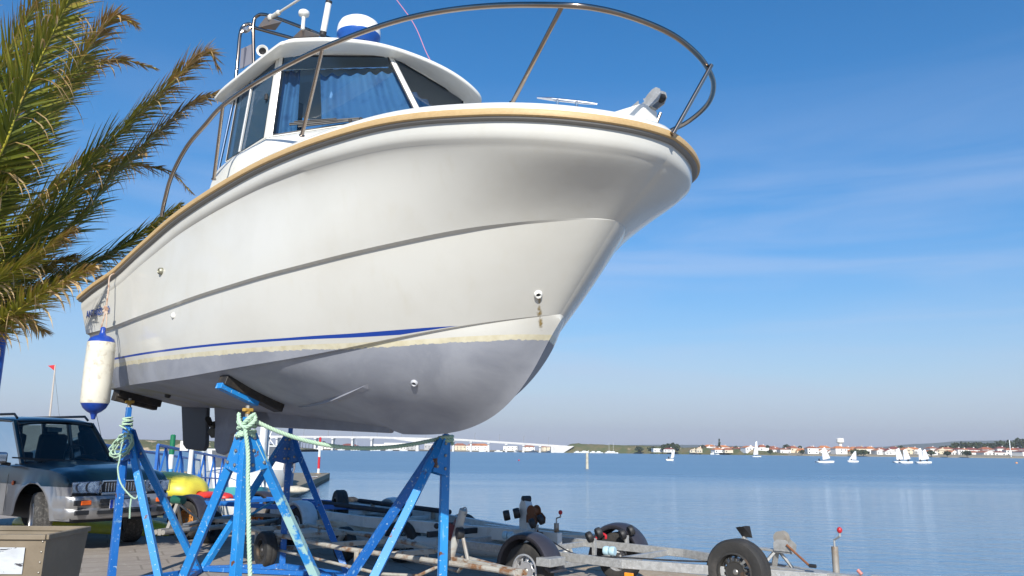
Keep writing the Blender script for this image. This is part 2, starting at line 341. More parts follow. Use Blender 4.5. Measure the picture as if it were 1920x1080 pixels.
def section(i):
    u = US[i]; S = C3('s', 'sb', 'sz', 0, u); K = C3('k', 'kb', 'kz', 1, u); C = chl[i]; Q = kpt(cA[i])
    fb = max(0.0, min(1.0, (u-.10)/.68)); fb = fb*fb*(3-2*fb)        # how strongly the bow flares
    out = []
    # fairing of the end of the step lines
    ks = 0.034*max(0, min(1, (.93-u)/.25)); cs = 0.03*max(0, min(1, (.98-u)/.4))
    nS = math.hypot(S[1], .3)
    # gunwale band: below the rubrail the moulding stands nearly upright, then rolls under into the flare
    e = 1e-3; ua = max(0, min(1, u+e)-e); A_ = C3('s', 'sb', 'sz', 0, ua); B_ = C3('s', 'sb', 'sz', 0, ua+e)
    tx, ty = B_[0]-A_[0], B_[1]-A_[1]; tl = math.hypot(tx, ty); nx, ny = -ty/tl, tx/tl
    if u >= .9999: nx, ny = 1, 0
    if ny < 0: nx, ny = -nx, -ny
    sc_ = lerp(.8, 1.0, fb)
    kst = lerp(.35, 1, max(0, min(1, (u-.06)/.34)))
    def ins(d, h):
        if h > 0: d = .022+(d-.022)*kst
        return (S[0]-nx*d, max(0, S[1]-ny*d), S[2]-h*sc_)
    bp_ = [ins(.022, 0), ins(.023, .05), ins(.026, .095), ins(.034, .122), ins(.048, .142), ins(.070, .158)]
    out += bp_
    p3 = bp_[-1]; ch = Vector(K)-Vector(p3); cl = ch.length; cd = ch/cl
    dn_ = lerp(.84, .60, max(0, min(1, (u-.45)/.3))); d1 = Vector((-nx*dn_, -ny*dn_, -math.sqrt(1-dn_*dn_))); d1 = (cd*(1-.95*fb)+d1*.95*fb).normalized()
    inw = Vector((cd.x, cd.y, 0)); inw = inw.normalized() if inw.length > 1e-6 else Vector((-1, 0, 0))
    d2 = Vector((0, C[1]-K[1], C[2]-K[2])).normalized(); d2 = Vector((cd.x, d2.y*math.sqrt(1-cd.x**2), d2.z*math.sqrt(1-cd.x**2))); d2 = (cd*(1-.68*fb)+d2*.68*fb).normalized()
    c1 = Vector(p3)+d1*cl*(.24-.12*max(0, (u-.45)/.55)); c2 = Vector(K)-d2*cl*.40
    for k in range(1, 13):
        t = k/12; a = (1-t)**3; b = 3*(1-t)**2*t; c = 3*(1-t)*t*t; d = t**3
        q = [a*p3[i_]+b*c1[i_]+c*c2[i_]+d*K[i_] for i_ in range(3)]; q[1] = max(0, q[1]); out.append(tuple(q))
    Kb = (K[0]-ks*.3*u, max(0, K[1]-ks), K[2]-.012*min(1, (1-u)/.2)); out.append(Kb)
    # topsides, very slightly bellied
    for k in range(1, 13):
        t = k/12; p = mixp(Kb, C, t); bul = .016*math.sin(math.pi*t)*min(1, (1-u)/.15)
        out.append((p[0], p[1]+bul, p[2]))
    Cb = (C[0]-cs*.3*u, max(0, C[1]-cs), C[2]-.006*min(1, (1-u)/.2)); out.append(Cb)
    # bottom: vee that rounds into the keel, fuller at the forefoot
    full = max(0, min(1, (u-.15)/.6)); full = full*full*(3-2*full)
    for k in range(1, 17):
        t = k/16; p = mixp(Cb, Q, t); bul = full*.15*math.sin(math.pi*t**.85)*min(1, ((1-u)/.5))**1.7*min(1, Cb[1]/.3)
        down = Vector((0, .75, -.65)); kr = .016*math.exp(-((1-t)*Cb[1]/.03)**2)
        out.append((p[0]+bul*.25*full, p[1]+bul*down.y*(1-t**6), p[2]+bul*down.z*(1-t**4)))
    return out
SEC = [section(i) for i in range(NU+1)]
def wlz(x): return .455+max(0, x-3.9)**1.6*.052
def stz(x): return .523+max(0, x-3.9)**1.6*.05
hull = MB()
NK = 6+12-1; CUTS = [(0, NK), (NK, NK+1), (NK+1, NK+13), (NK+13, NK+14), (NK+14, len(SEC[0])-1)]
for sd_ in (1, -1):
    for a_, b_ in CUTS: hull.grid([[bl(p[0], sd_*p[1], p[2]) for p in s[a_:b_+1]] for s in SEC])
# transom
tp = [bl(*p) for p in SEC[0]]; tq = [bl(p[0], -p[1], p[2]) for p in SEC[0]]
hull.grid([tp, tq])
hull.att['wl'] = [v.z-wlz(v.x) for v in hull.v]; hull.att['st'] = [v.z-stz(v.x) for v in hull.v]
hull.att['bx'] = [v.x for v in hull.v]
def hull_mat():
    m = bpy.data.materials.new('hull_paint'); m.use_nodes = True; N = m.node_tree.nodes; L = m.node_tree.links; b = N['Principled BSDF']
    t = N.new('ShaderNodeTexCoord')
    def attr(n):
        a = N.new('ShaderNodeAttribute'); a.attribute_name = n; return a.outputs['Fac']
    def noise(sc, det=5, st=None, dist=0):
        n = N.new('ShaderNodeTexNoise'); n.inputs['Scale'].default_value = sc; n.inputs['Detail'].default_value = det; n.inputs['Roughness'].default_value = .6; n.inputs['Distortion'].default_value = dist
        if st:
            mp = N.new('ShaderNodeMapping'); mp.inputs['Scale'].default_value = st; L.new(t.outputs['Object'], mp.inputs[0]); L.new(mp.outputs[0], n.inputs['Vector'])
        else: L.new(t.outputs['Object'], n.inputs['Vector'])
        return n.outputs[0]
    def math_(op, a, b_=None, c=None):
        n = N.new('ShaderNodeMath'); n.operation = op
        for i, q in enumerate((a, b_, c)):
            if q is None: continue
            if isinstance(q, (int, float)): n.inputs[i].default_value = q
            else: L.new(q, n.inputs[i])
        return n.outputs[0]
    def mixc(f, a, b_):
        x = N.new('ShaderNodeMix'); x.data_type = 'RGBA'
        if isinstance(f, (int, float)): x.inputs[0].default_value = f
        else: L.new(f, x.inputs[0])
        for i, q in ((6, a), (7, b_)):
            if isinstance(q, tuple): x.inputs[i].default_value = (*q, 1)
            else: L.new(q, x.inputs[i])
        return x.outputs[2]
    def rng(a, f0, f1, t0=0., t1=1.):
        r = N.new('ShaderNodeMapRange'); L.new(a, r.inputs[0]); r.inputs[1].default_value = f0; r.inputs[2].default_value = f1; r.inputs[3].default_value = t0; r.inputs[4].default_value = t1; return r.outputs[0]
    wl = attr('wl'); st = attr('st'); bx = attr('bx')
    white = mixc(rng(noise(1.6, 6), .42, .72), (.585, .58, .54), (.545, .535, .49))  # darker than the deck: aged gelcoat, with oblique sunlight partly put into the colour
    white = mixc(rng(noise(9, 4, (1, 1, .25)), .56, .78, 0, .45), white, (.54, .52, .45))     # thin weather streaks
    cream = mixc(rng(noise(14), .4, .7), (.62, .58, .44), (.52, .47, .32))
    anti = mixc(rng(noise(2.2, 7, None, .5), .40, .62), (.30, .315, .355), (.235, .25, .29))
    anti = mixc(rng(noise(22, 6), .6, .75, 0, .5), anti, (.30, .31, .35))
    anti = mixc(math_('MULTIPLY', rng(noise(1.7, 5, None, 1.), .52, .66, 0, .8), rng(bx, 1.9, .6)), anti, (.21, .20, .10))   # yellowish scum aft
    edge = math_('MULTIPLY_ADD', noise(26, 6, (1, 1, .6)), .035, -.0175)
    e2 = math_('MULTIPLY_ADD', noise(4, 3), .02, -.01)
    a_m = math_('GREATER_THAN', math_('ADD', math_('ADD', wl, edge), e2), 0.0)          # above antifoul
    c_m = math_('GREATER_THAN', wl, .034)                                           # above cream band
    wdt = rng(bx, 3.4, 4.5, .018, .034)
    fade = math_('LESS_THAN', bx, 4.66)
    taper = rng(bx, 4.3, 4.66, 0, .034)
    s_m = math_('MULTIPLY', math_('MULTIPLY', math_('GREATER_THAN', st, taper), math_('LESS_THAN', st, wdt)), math_('MULTIPLY', fade, 1.0))
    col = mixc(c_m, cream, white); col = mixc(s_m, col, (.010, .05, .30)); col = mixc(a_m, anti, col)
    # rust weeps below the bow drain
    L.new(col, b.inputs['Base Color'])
    rg = N.new('ShaderNodeMix'); L.new(a_m, rg.inputs[0]); rg.inputs[2].default_value = .62; rg.inputs[3].default_value = .14; L.new(rg.outputs[0], b.inputs['Roughness'])
    b.inputs['Specular IOR Level'].default_value = .45
    bn = N.new('ShaderNodeBump'); bn.inputs['Distance'].default_value = .02; bn.inputs['Strength'].default_value = .10; L.new(noise(3.0, 3), bn.inputs['Height'])
    b2 = N.new('ShaderNodeBump'); b2.inputs['Distance'].default_value = .002; b2.inputs['Strength'].default_value = .35; L.new(noise(90, 5), b2.inputs['Height']); L.new(bn.outputs[0], b2.inputs['Normal'])
    nm = N.new('ShaderNodeMix'); nm.data_type = 'VECTOR'; L.new(a_m, nm.inputs[0]); L.new(b2.outputs[0], nm.inputs[4]); L.new(bn.outputs[0], nm.inputs[5]); L.new(nm.outputs[1], b.inputs['Normal'])
    return m
M_hull = hull_mat()
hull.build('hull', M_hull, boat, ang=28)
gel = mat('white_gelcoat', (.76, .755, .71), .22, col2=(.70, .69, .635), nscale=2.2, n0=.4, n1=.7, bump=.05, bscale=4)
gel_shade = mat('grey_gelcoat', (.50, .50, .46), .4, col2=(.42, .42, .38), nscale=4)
rubber = mat('black_rubber', (.018, .018, .020), .55, col2=(.05, .05, .05), nscale=9, bump=.1)
woodrail = mat('rubrail_tan', (.50, .345, .16), .5, col2=(.46, .31, .14), nscale=3, n0=.4, n1=.6, col3=(.54, .385, .195), n3scale=40, n30=.4, n31=.7, bump=.12, bscale=120, stretch=(1, 1, 3))
steel = mat('stainless_tube', (.36, .31, .265), .20, 1.0, col2=(.30, .22, .16), nscale=3, n0=.4, n1=.8)
chrome = mat('polished_steel', (.72, .72, .73), .12, 1.0)
galv = mat('galvanised', (.42, .42, .41), .5, .35, col2=(.33, .33, .32), nscale=22, n0=.42, n1=.6, col3=(.52, .53, .54), n3scale=60, n30=.55, n31=.7, rvar=.1, bump=.06, bscale=80)

# sheer path on both sides, forward round the stem
def sheer(u, dy=0.0, dz=0.0):
    S = C3('s', 'sb', 'sz', 0, u); return (S[0]+dy*(u**6), S[1]+dy*(1-u**10), S[2]+dz)
SH = [i/70 for i in range(71)]
def both(f): return [f(u, 1) for u in SH]+[f(u, -1) for u in SH[::-1][1:]]
def rail_sec(u, sd, sec):  # section given as (outboard, up)
    x, b, z = C3('s', 'sb', 'sz', 0, u); e = 1e-3; u1 = min(1, u+e); u0 = u1-e
    a = C3('s', 'sb', 'sz', 0, u0); c = C3('s', 'sb', 'sz', 0, u1); t = Vector((c[0]-a[0], c[1]-a[1])); t.normalize(); nx, ns = -t.y, t.x
    if u >= 1: nx, ns = 1, 0
    return [bl(x+nx*o, sd*(b+ns*o), z+h) for o, h in sec]
r = MB(); sec_w = [(-.026, .022), (.004, .028), (.024, .021), (.031, .002), (.027, -.018), (.016, -.0235), (-.026, -.0235)]
r.grid(both(lambda u, s: rail_sec(u, s, sec_w)), closed=True); r.build('rubbing_strake', woodrail, boat, ang=50)
r = MB(); sec_b = [(-.026, -.0237), (.012, -.0237), (.010, -.032), (.0, -.038), (-.026, -.040)]  # grey strip standing in for the shade beneath the rubbing strake
r.grid(both(lambda u, s: rail_sec(u, s, sec_b)), closed=True); r.build('strake_shade_strip', mat('strake_shade_grey', (.22, .215, .205), .6), boat, ang=50)

# deck moulding: coaming stands on the sheer and turns in to a cambered deck
def deck_row(u, sd):
    x, b, z = C3('s', 'sb', 'sz', 0, u); f = min(1, max(0, (u-.03)/.05))
    base = rail_sec(u, sd, [(-.014, .020), (-.030, .062), (-.052, .088), (-.080, .098)])
    return base
dk = MB(); dk.grid([deck_row(u, 1) for u in SH]+[deck_row(u, -1) for u in SH[::-1][1:]])
dk.build('coaming', gel, boat, ang=60)
dk = MB(); rows = []
for u in SH:
    if C3('s', 'sb', 'sz', 0, u)[0] < 1.75: continue
    p = rail_sec(u, 1, [(-.080, .098)])[0]; b = abs(p.y); row = []
    for k in range(17):
        q = -1+2*k/16; cam_ = .10*(1-q*q)*min(1, b/.9)
        row.append(Vector((p.x-.02*q*q, -q*b*-1, p.z+cam_)))
    rows.append(row)
dk.grid(rows); dk.build('deck', gel, boat, ang=60)
# cockpit inside
dk = MB(); zf = .62
cp = [rail_sec(u, 1, [(-.080, .098)])[0] for u in SH if C3('s', 'sb', 'sz', 0, u)[0] < 1.82]
rowsA = [[Vector(p), Vector((p.x, p.y+.24, zf+.1)), Vector((p.x, -p.y-.24, zf+.1)), Vector((p.x, -p.y, p.z))] for p in cp]
dk.grid(rowsA); e = cp[0]; dk.grid([[Vector((e.x+.0, e.y, e.z)), Vector((e.x, -e.y, e.z))], [Vector((e.x, e.y+.24, zf+.1)), Vector((e.x, -e.y-.24, zf+.1))]])
e = cp[-1]; dk.grid([[Vector((e.x, e.y, e.z)), Vector((e.x, -e.y, e.z))], [Vector((e.x, e.y+.24, zf+.1)), Vector((e.x, -e.y-.24, zf+.1))]])
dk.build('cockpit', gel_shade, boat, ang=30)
# ------------------------------------------------------------------ wheelhouse
from mathutils.bvhtree import BVHTree
_bv = BVHTree.FromPolygons([tuple(p) for p in hull.v], hull.f)
BRI = BROT.transposed()
def hull_hit(px, py):
    """point and outward normal of the hull under a photo point, boat-local"""
    o = BRI @ (CAM0-BO); d = (BRI @ ray(px, py)).normalized(); loc, nor, i, t = _bv.ray_cast(o, d)
    if loc is None: return hull_hit(px+1, py-3)
    if nor.dot(d) > 0: nor = -nor
    return loc, nor
def P(px, py, s): return bl(*bpx(px, py, 1, s))
W0, W1, W2 = bl(2.80, .90, 2.22), bl(3.62, 0.0, 2.50), bl(3.34, -.88, 2.42)
A0, A2 = bl(2.06, .85, 2.19), bl(2.2, -.98, 2.19)
T0, T1, T2 = bl(2.76, .825, 2.99), bl(3.20, 0.02, 3.15), bl(3.27, -.82, 3.02)
TA0, TA2 = P(450, 163, .80), bl(2.12, -.92, 2.88)
cabm = gel
# trunk below the windows
ring_t = [A0, lerp(A0, W0, .5), W0, lerp(W0, W1, .33), lerp(W0, W1, .66), W1, lerp(W1, W2, .5), W2, A2]
def dz(x): return 1.80
low = [bl(2.0, .97, 1.80), bl(2.5, .99, 1.80), bl(3.15, .97, 1.80), bl(3.85, .72, 1.80), bl(4.25, .40, 1.80), bl(4.45, 0, 1.80), bl(4.2, -.6, 1.80), bl(3.6, -.99, 1.80), bl(2.0, -1.05, 1.80)]
rows = []
for k in range(9):
    t = k/8; row = []
    for a, b in zip(ring_t, low):
        p = lerp(a, b, t); bulge = .09*math.sin(math.pi*t)
        out = Vector((b.x-3.0, b.y, 0)); out = out.normalized()*bulge*(.25 if a in (A0, A2) else .8)
        p = p+out+Vector((0, 0, bulge*.75)); row.append(p)
    row2 = []
    for i in range(len(row)-1): row2 += [row[i], lerp(row[i], row[i+1], .5)]
    rows.append(row2+[row[-1]])
ck = MB(); ck.grid(rows); ck.build('cabin_trunk', cabm, boat, ang=50)
# dashboard / interior floor and back bulkhead, dark
dark_in = mat('cabin_lining', (.10, .11, .12), .7, col2=(.07, .075, .08), nscale=3)
ck = MB(); c_in = lambda p, f=.93: Vector((3.0, 0, p.z))+(p-Vector((3.0, 0, p.z)))*f
fl = [c_in(p)-Vector((0, 0, .03)) for p in (A0, W0, W1, W2, A2)]
ck.add(fl, [(0, 1, 2, 3, 4)])
ck.build('dashboard', dark_in, boat, ang=0)
ck = MB(); bhd = [A0+Vector((.02, .03, -.05)), A2+Vector((.02, -.03, -.05)), TA2+Vector((.02, -.03, .05)), TA0+Vector((.02, .03, .05))]
for a_, b_ in ((0, .36), (.72, 1)):
    ck = MB(); ck.add([lerp(bhd[0], bhd[1], a_), lerp(bhd[0], bhd[1], b_), lerp(bhd[3], bhd[2], b_), lerp(bhd[3], bhd[2], a_)], [(0, 1, 2, 3)]); ck.build('bulkhead', dark_in, boat, ang=0, solid=.02)
pane_m = glass('window_glass', (.72, .84, .90), .03, .14, (.03, .055, .08))
side_m = glass('scratched_perspex_sky_sheen', (.35, .45, .52), .08, .55, (.06, .13, .22))  # blue diffuse body imitates the sky reflected in the scratched perspex
alu = mat('window_trim', (.62, .62, .60), .35, .4)
def quadpt(c, u, v): return lerp(lerp(c[0], c[1], u), lerp(c[3], c[2], u), v)
def pane(c, ins=(.03, .04, .03, .05), gm=pane_m, name='window'):
    l, b, r, t = ins; q = [quadpt(c, l, b), quadpt(c, 1-r, b), quadpt(c, 1-r, 1-t), quadpt(c, l, 1-t)]
    f = MB(); n = (c[1]-c[0]).cross(c[3]-c[0]).normalized()
    if n.dot((c[0]+c[2])/2-Vector((2.7, 0, 2.6))) < 0: n = -n
    h = .012
    fr = f; o_ = [p+n*h for p in c]; i_ = [p+n*h for p in q]; oi = [p-n*h for p in c]; ii = [p-n*h for p in q]
    for k in range(4):
        j = (k+1) % 4
        fr.add([o_[k], o_[j], i_[j], i_[k]], [(0, 1, 2, 3)]); fr.add([oi[k], oi[j], ii[j], ii[k]], [(3, 2, 1, 0)])
        fr.add([o_[k], oi[k], oi[j], o_[j]], [(0, 1, 2, 3)]); fr.add([i_[k], i_[j], ii[j], ii[k]], [(0, 1, 2, 3)])
    w = fr.build(name, cabm, boat, ang=20)
    g = MB(); g.add([p+n*.002 for p in q], [(0, 1, 2, 3)]); g.build('pane', gm, w, ang=0, recalc=False)
    s = MB(); loop = [p+n*.006 for p in q]
    for k in range(4): s.beam(loop[k], loop[(k+1) % 4], .012, .012, n)
    s.build('seal', rubber, w, ang=0)
    return w
# windscreens: two raked panes meeting on a centre post; three-light side
pane([W0, W1, T1, T0], (.03, .015, .028, .02)); pane([W1, W2, T2, T1], (.03, .015, .03, .02))
pane([A0, W0, T0, TA0], (.012, .012, .065, .03), side_m, 'side_window')
pane([W2, A2, TA2, T2], (.06, .02, .02, .04), side_m, 'side_window')
dv = MB(); a = quadpt([A0, W0, T0, TA0], .36, .015); b = quadpt([A0, W0, T0, TA0], .40, .955); nn = Vector((0, -1, .1)).normalized()
dv.beam(a+nn*.014, b+nn*.014, .018, .02, nn); dv.build('window_divider', alu, boat, ang=0, bevel=.003)
lt = MB(); lt.box(quadpt([A0, W0, T0, TA0], .86, .52)+nn*.02, (.03, .02, .05)); lt.build('window_latch', rubber, boat, bevel=.004)
# curtains
cur = mat('blue_curtain', (.055, .15, .32), .9, col2=(.10, .23, .40), nscale=1.6, n0=.38, n1=.68, col3=(.04, .11, .25), n3scale=7, n30=.55, n31=.7)
def curtain(c, u0, u1, v0, v1, dep, folds=9):
    m = MB(); n = (c[1]-c[0]).cross(c[3]-c[0]).normalized()
    if n.dot((c[0]+c[2])/2-Vector((2.7, 0, 2.6))) < 0: n = -n
    rows = []
    for i in range(15):
        v = lerp(v0, v1, i/14); row = []
        for j in range(folds*8+1):
            u = lerp(u0, u1, j/(folds*8)); ph = j/8*2*math.pi
            w_ = math.sin(ph+math.sin(i*.35)*.6)*.014*(1+.4*math.sin(j*.23)) ; top = (.03*abs(math.sin(ph/2)) if i == 14 else 0)
            row.append(quadpt(c, u, v-top)-n*(dep+w_))
        rows.append(row)
    m.grid(rows); return m.build('curtain', cur, boat, ang=80)
curtain([W0, W1, T1, T0], .34, .985, .0, .80, .07, 6)
curtain([W0, W1, T1, T0], .03, .17, .0, .88, .09, 2)
curtain([W1, W2, T2, T1], .02, .97, .0, .70, .07, 6)
ck = MB(); ck.tube([quadpt([W0, W1, T1, T0], .02, .83)+Vector((-.06, 0, 0)), quadpt([W0, W1, T1, T0], .98, .83)+Vector((-.06, 0, 0))], .006, 6); ck.build('curtain_rod', chrome, boat)
# roof
rim = [(1.84, .80, 2.80), (1.93, .93, 2.80), (2.4, .955, 2.86), (2.90, .955, 2.93), (2.99, .935, 2.945), (3.06, .87, 2.97), (3.18, .60, 3.045), (3.30, .25, 3.105), (3.375, -.10, 3.12), (3.44, -.45, 3.09), (3.47, -.72, 3.025), (3.42, -.91, 2.965), (3.22, -1.0, 2.925), (2.7, -1.04, 2.88), (2.15, -1.06, 2.83), (2.0, -.96, 2.80), (1.95, 0, 2.88)]
rimv = spline([bl(*p) for p in rim], 5, True); cen = Vector((2.75, 0.0, 0))
def ringr(f, dzz, extra=0): return [Vector((cen.x+(p.x-cen.x)*f, cen.y+(p.y-cen.y)*f, p.z+dzz+(3.04-p.z)*extra)) for p in rimv]
rf = MB(); rf.grid([ringr(.02, .07, .9), ringr(.5, .06, .6), ringr(.82, .022, .25), ringr(.93, .012), ringr(.985, .012), ringr(1.0, .018), ringr(1.002, .040), ringr(.99, .050), ringr(.95, .060, .05), ringr(.85, .075, .3), ringr(.6, .09, .72), ringr(.3, .10, .9), ringr(.02, .10, .95)], closed=True)
rf.build('roof', gel, boat, ang=60)
# two polished tubes carrying the aft end of the roof
for pts_ in ([P(409, 322, .86), P(438, 188, .80)], [bl(1.75, -.95, 1.7), bl(1.95, -.9, 2.84)]):
    rt = MB(); rt.tube(pts_, .014, 12); rt.build('roof_post', chrome, boat)
# wipers
wp = MB()
q = [W0, W1, T1, T0]; nW = (W1-W0).cross(T0-W0).normalized(); nW = nW if nW.x > 0 else -nW
for (u0, v0, u1, v1) in ((.62, .03, .14, .09), (.60, .05, .17, .105), (.70, .02, .2, .05)):
    a = quadpt(q, u0, v0)+nW*.03; b = quadpt(q, u1, v1)+nW*.035; wp.beam(a, b, .008, .012, nW); wp.beam(lerp(a, b, .35)+Vector((0, 0, .012)), b+Vector((0, 0, .012)), .004, .012, nW)
for t in (.05, .12): wp.sphere(quadpt(q, .66-t, .03)+nW*.03, .018, n=10)
wp.build('windscreen_wiper', rubber, boat)

# ------------------------------------------------------------------ tube frame, radar and aerials on the roof
fr = MB()
t2 = spline([P(476, 128, .60), P(475, 80, .60), P(475.5, 45, .60), P(481, 31, .585), P(500, 28, .56), P(560, 49, .47), P(620, 73, .33), P(680, 94, .17), P(696, 101, .14)], 6)
t1 = spline([P(441, 160, .72), P(446, 110, .71), P(450, 66, .69), P(456, 50, .66), P(468, 45, .62), P(481, 53, .58), P(549, 72, .40), P(575, 84, .30)], 6)
fr.tube(t2, .0165, 12); fr.tube(t1, .0165, 12)
fr.tube([P(450, 62, .69), P(475, 50, .60)], .013, 10)
fr.build('radar_arch', steel, boat)
pl = MB()
def slab(pts, th=.006):
    a = [Vector(p) for p in pts]; n = (a[1]-a[0]).cross(a[2]-a[0]).normalized(); pl.prism([p-n*th/2 for p in a], n*th)
plate_m = mat('plate_steel', (.20, .18, .17), .5, .35, col2=(.30, .20, .13), nscale=9)
slab([P(498, 32, .565), P(528, 41, .54), P(516, 57, .50), P(483, 52, .56)]); pl.build('aerial_plate', plate_m, boat, ang=0); pl = MB(); slab([P(566, 54, .49), P(600, 66, .46), P(592, 78, .42), P(549, 70, .46)])
pl.build('aerial_plate', plate_m, boat, ang=0)
pl = MB(); slab([P(452, 92, .69), P(474, 82, .60), P(474, 118, .60), P(449, 130, .70)])
pl.beam(P(459, 90, .66)+Vector((.01, 0, 0)), P(455, 128, .67)+Vector((.01, 0, 0)), .018, .012); pl.build('bracket_plate', mat('bracket_grey', (.09, .095, .13), .6), boat, ang=0)
lp = MB(); c = P(462, 56, .65); lp.lathe([(.0, -.03), (.028, -.028), (.03, .0), (.026, .03), (0, .034)], c, (1, 0, -.1), 14); lp.build('deck_lamp', mat('lamp_housing', (.55, .55, .56), .2, .8), boat)
hn = MB(); c = P(490, 97, .62)+Vector((.02, 0, 0)); ax = Vector((.75, -.66, -.12)).normalized()
hn.lathe([(.012, -.12), (.014, -.05), (.024, -.02), (.042, .0), (.055, .012), (.052, .014), (.034, 0), (.018, -.02), (.0, -.03)], c, ax, 20, mis=[0]*5+[0, 1, 1]); hn.build('horn', [gel, rubber], boat)
rd = MB(); c = P(671, 93, .22)
k = .118
rd.lathe([(0, 0), (.105, .0), (.14, .012), (.165, .045), (.178, .085), (.186, .100), (.190, .128), (.190, .16), (.183, .205), (.165, .243), (.13, .268), (.08, .282), (0, .287)], c, (0, 0, 1), 40, mis=[1]*6+[0]*6)
rd.build('radar_dome', [mat('radome_white', (.80, .80, .79), .3, col2=(.72, .72, .70), nscale=5), mat('radome_blue', (.012, .085, .36), .3, col2=(.02, .12, .42), nscale=6)], boat, ang=50)
rb = MB(); rb.tube([c+Vector((-.3, 0, -.05)), c+Vector((.28, 0, -.035))], .014); rb.tube([c+Vector((-.25, -.12, -.06)), c+Vector((.25, -.12, -.05))], .014); rb.box(c+Vector((0, 0, -.02)), (.22, .22, .04)); rb.build('radar_bracket', steel, boat)
an = MB(); a = P(605, 66, .45); b = P(617, 2, .45); d = b-a
an.tube([a, a+d*.1], .030, 14, mi=1); an.tube([a+d*.1, a+d*.93], .0265, 14); an.tube([a+d*.93, b], .029, 14, mi=1); an.build('aerial_tube', [gel, rubber], boat)
gp = MB(); a = P(568, 51, .50); gp.lathe([(.018, -.02), (.016, .08), (.02, .1), (.044, .112), (.05, .13), (.047, .15), (.03, .163), (0, .167)], a, (0, 0, 1), 24); gp.build('gps_aerial', gel, boat, ang=50)
po = MB(); a = P(508, 33, .55); b = P(566, -4, .55); d = b-a; po.tube([a-d*.05, a+d*1.5], .011, 8); po.tube([a-d*.05, a+d*.28], .021, 10); po.sphere(a, .034, n=10); po.sphere(a+d*.25, .026, n=10)
po.tube(spline([a, a+Vector((-.06, .02, .03)), a+Vector((-.12, .03, .02)), a+Vector((-.13, .03, -.01))], 4), .006, 6); po.build('stay_pole', mat('pole_white', (.6, .58, .52), .5), boat)
wh = MB(); wh.tube(spline([P(820, 134, -.55), P(800, 100, -.55), P(776, 45, -.55), P(738, -8, -.55)], 6), .004, 6); wh.build('whip_aerial', mat('whip_pink', (.55, .22, .30), .5), boat)

# ------------------------------------------------------------------ bow rail
S1 = [bpx(px, py, 1, s) for px, py, s in ((303, 406, 1.17), (309, 376, 1.18), (322, 330, 1.20), (350, 276, 1.23), (385, 234, 1.25), (418, 198, 1.27), (480, 155, 1.29), (545, 119, 1.30), (605, 90, 1.29), (700, 53, 1.24), (800, 26, 1.14), (920, 11, 1.0))]
S2 = [bpx(px, py, 2, z) for px, py, z in ((1055, 10, 2.235), (1130, 18, 2.225), (1200, 38, 2.215), (1262, 66, 2.205), (1305, 100, 2.2), (1328, 130, 2.2), (1338, 160, 2.195), (1329, 192, 2.19), (1300, 221, 2.185), (1262, 243, 2.18))]
S3 = [(4.9, -1.18, 2.25), (4.3, -1.27, 2.36), (3.4, -1.3, 2.45), (2.6, -1.27, 2.42), (2.1, -1.24, 2.2), (1.75, -1.2, 1.75)]
rl = MB(); rl.tube(spline([bl(*p) for p in S1+S2+S3], 7), .0175, 14); rl.build('bow_rail', steel, boat, ang=80)
for a, b in ((P(401, 336, 1.13), bl(*S1[5])), (P(566, 254, 1.13), bl(*S1[8])), (P(960, 194, .72), bl(*S2[0])), (P(1262, 251, .06), bl(*bpx(1334, 122, 2, 2.2)))):
    s_ = MB(); s_.tube([a, b], .0135, 12); s_.lathe([(.02, -.004), (.02, .004), (.015, .008)], a, (b-a), 14); s_.build('rail_stanchion', steel, boat)
for x, sd in ((2.3, -1.15), (3.9, -1.15), (5.2, -.8)):
    s_ = MB(); s_.tube([bl(x, sd, 1.85), bl(x+.15, sd-.12, 2.35)], .0135, 10); s_.build('rail_stanchion', steel, boat)
# bow fittings
cl = MB(); a = P(1007, 183, .45); b = P(1120, 195, .22); m_ = (a+b)/2; d = (b-a).normalized(); L_ = (b-a).length
cl.tube(spline([a, lerp(a, m_, .35), lerp(a, m_, .7), m_, lerp(m_, b, .3), lerp(m_, b, .65), b], 4), [lerp(.006, .012, min(1, (1-abs(i/24*2-1))*2.2)) for i in range(25)], 10)
for t in (.34, .66):
    p = lerp(a, b, t); cl.tube([p, p-Vector((0, 0, .02)), p-Vector((0, 0, .055))], [.015, .009, .014], 10)
cl.build('mooring_cleat', chrome, boat)
bumpm = MB(); c0 = P(1203, 222, .02); bumpm.box(c0+Vector((-.05, 0, .0)), (.24, .17, .13)); bumpm.build('roller_plinth', gel, boat, bevel=.02)
ro = MB(); base = P(1172, 214, 0.0); tip = P(1226, 192, 0.0); dr = tip-base; ux = Vector((dr.x, 0, dr.z)).normalized(); uz = Vector((0, 1, 0)).cross(ux)*-1
uz = Vector((-ux.z, 0, ux.x))
for sd in (-.034, .034):
    prf = [(-.02, -.025), (.10, -.035), (.22, -.035), (.27, -.02), (.295, .02), (.29, .055), (.265, .075), (.235, .07), (.195, .045), (.18, .03), (.165, .035), (.172, .012), (.15, .004), (.13, .008), (.128, .034), (.10, .022), (0, -.012)]
    ro.prism([base+ux*p+uz*q+Vector((0, sd-.003, 0)) for p, q in prf], (0, .006, 0))
ro.prism([base+ux*p+uz*q+Vector((0, -.034, 0)) for p, q in ((-.02, -.030), (.22, -.040), (.22, -.034), (-.02, -.024))], (0, .068, 0))
ro.build('anchor_roller', galv, boat, ang=0)
ro = MB(); ro.lathe([(.0, -.03), (.03, -.03), (.022, 0), (.03, .03), (0, .03)], base+ux*.262+uz*.022, (0, 1, 0), 16); ro.build('roller_wheel', rubber, boat)

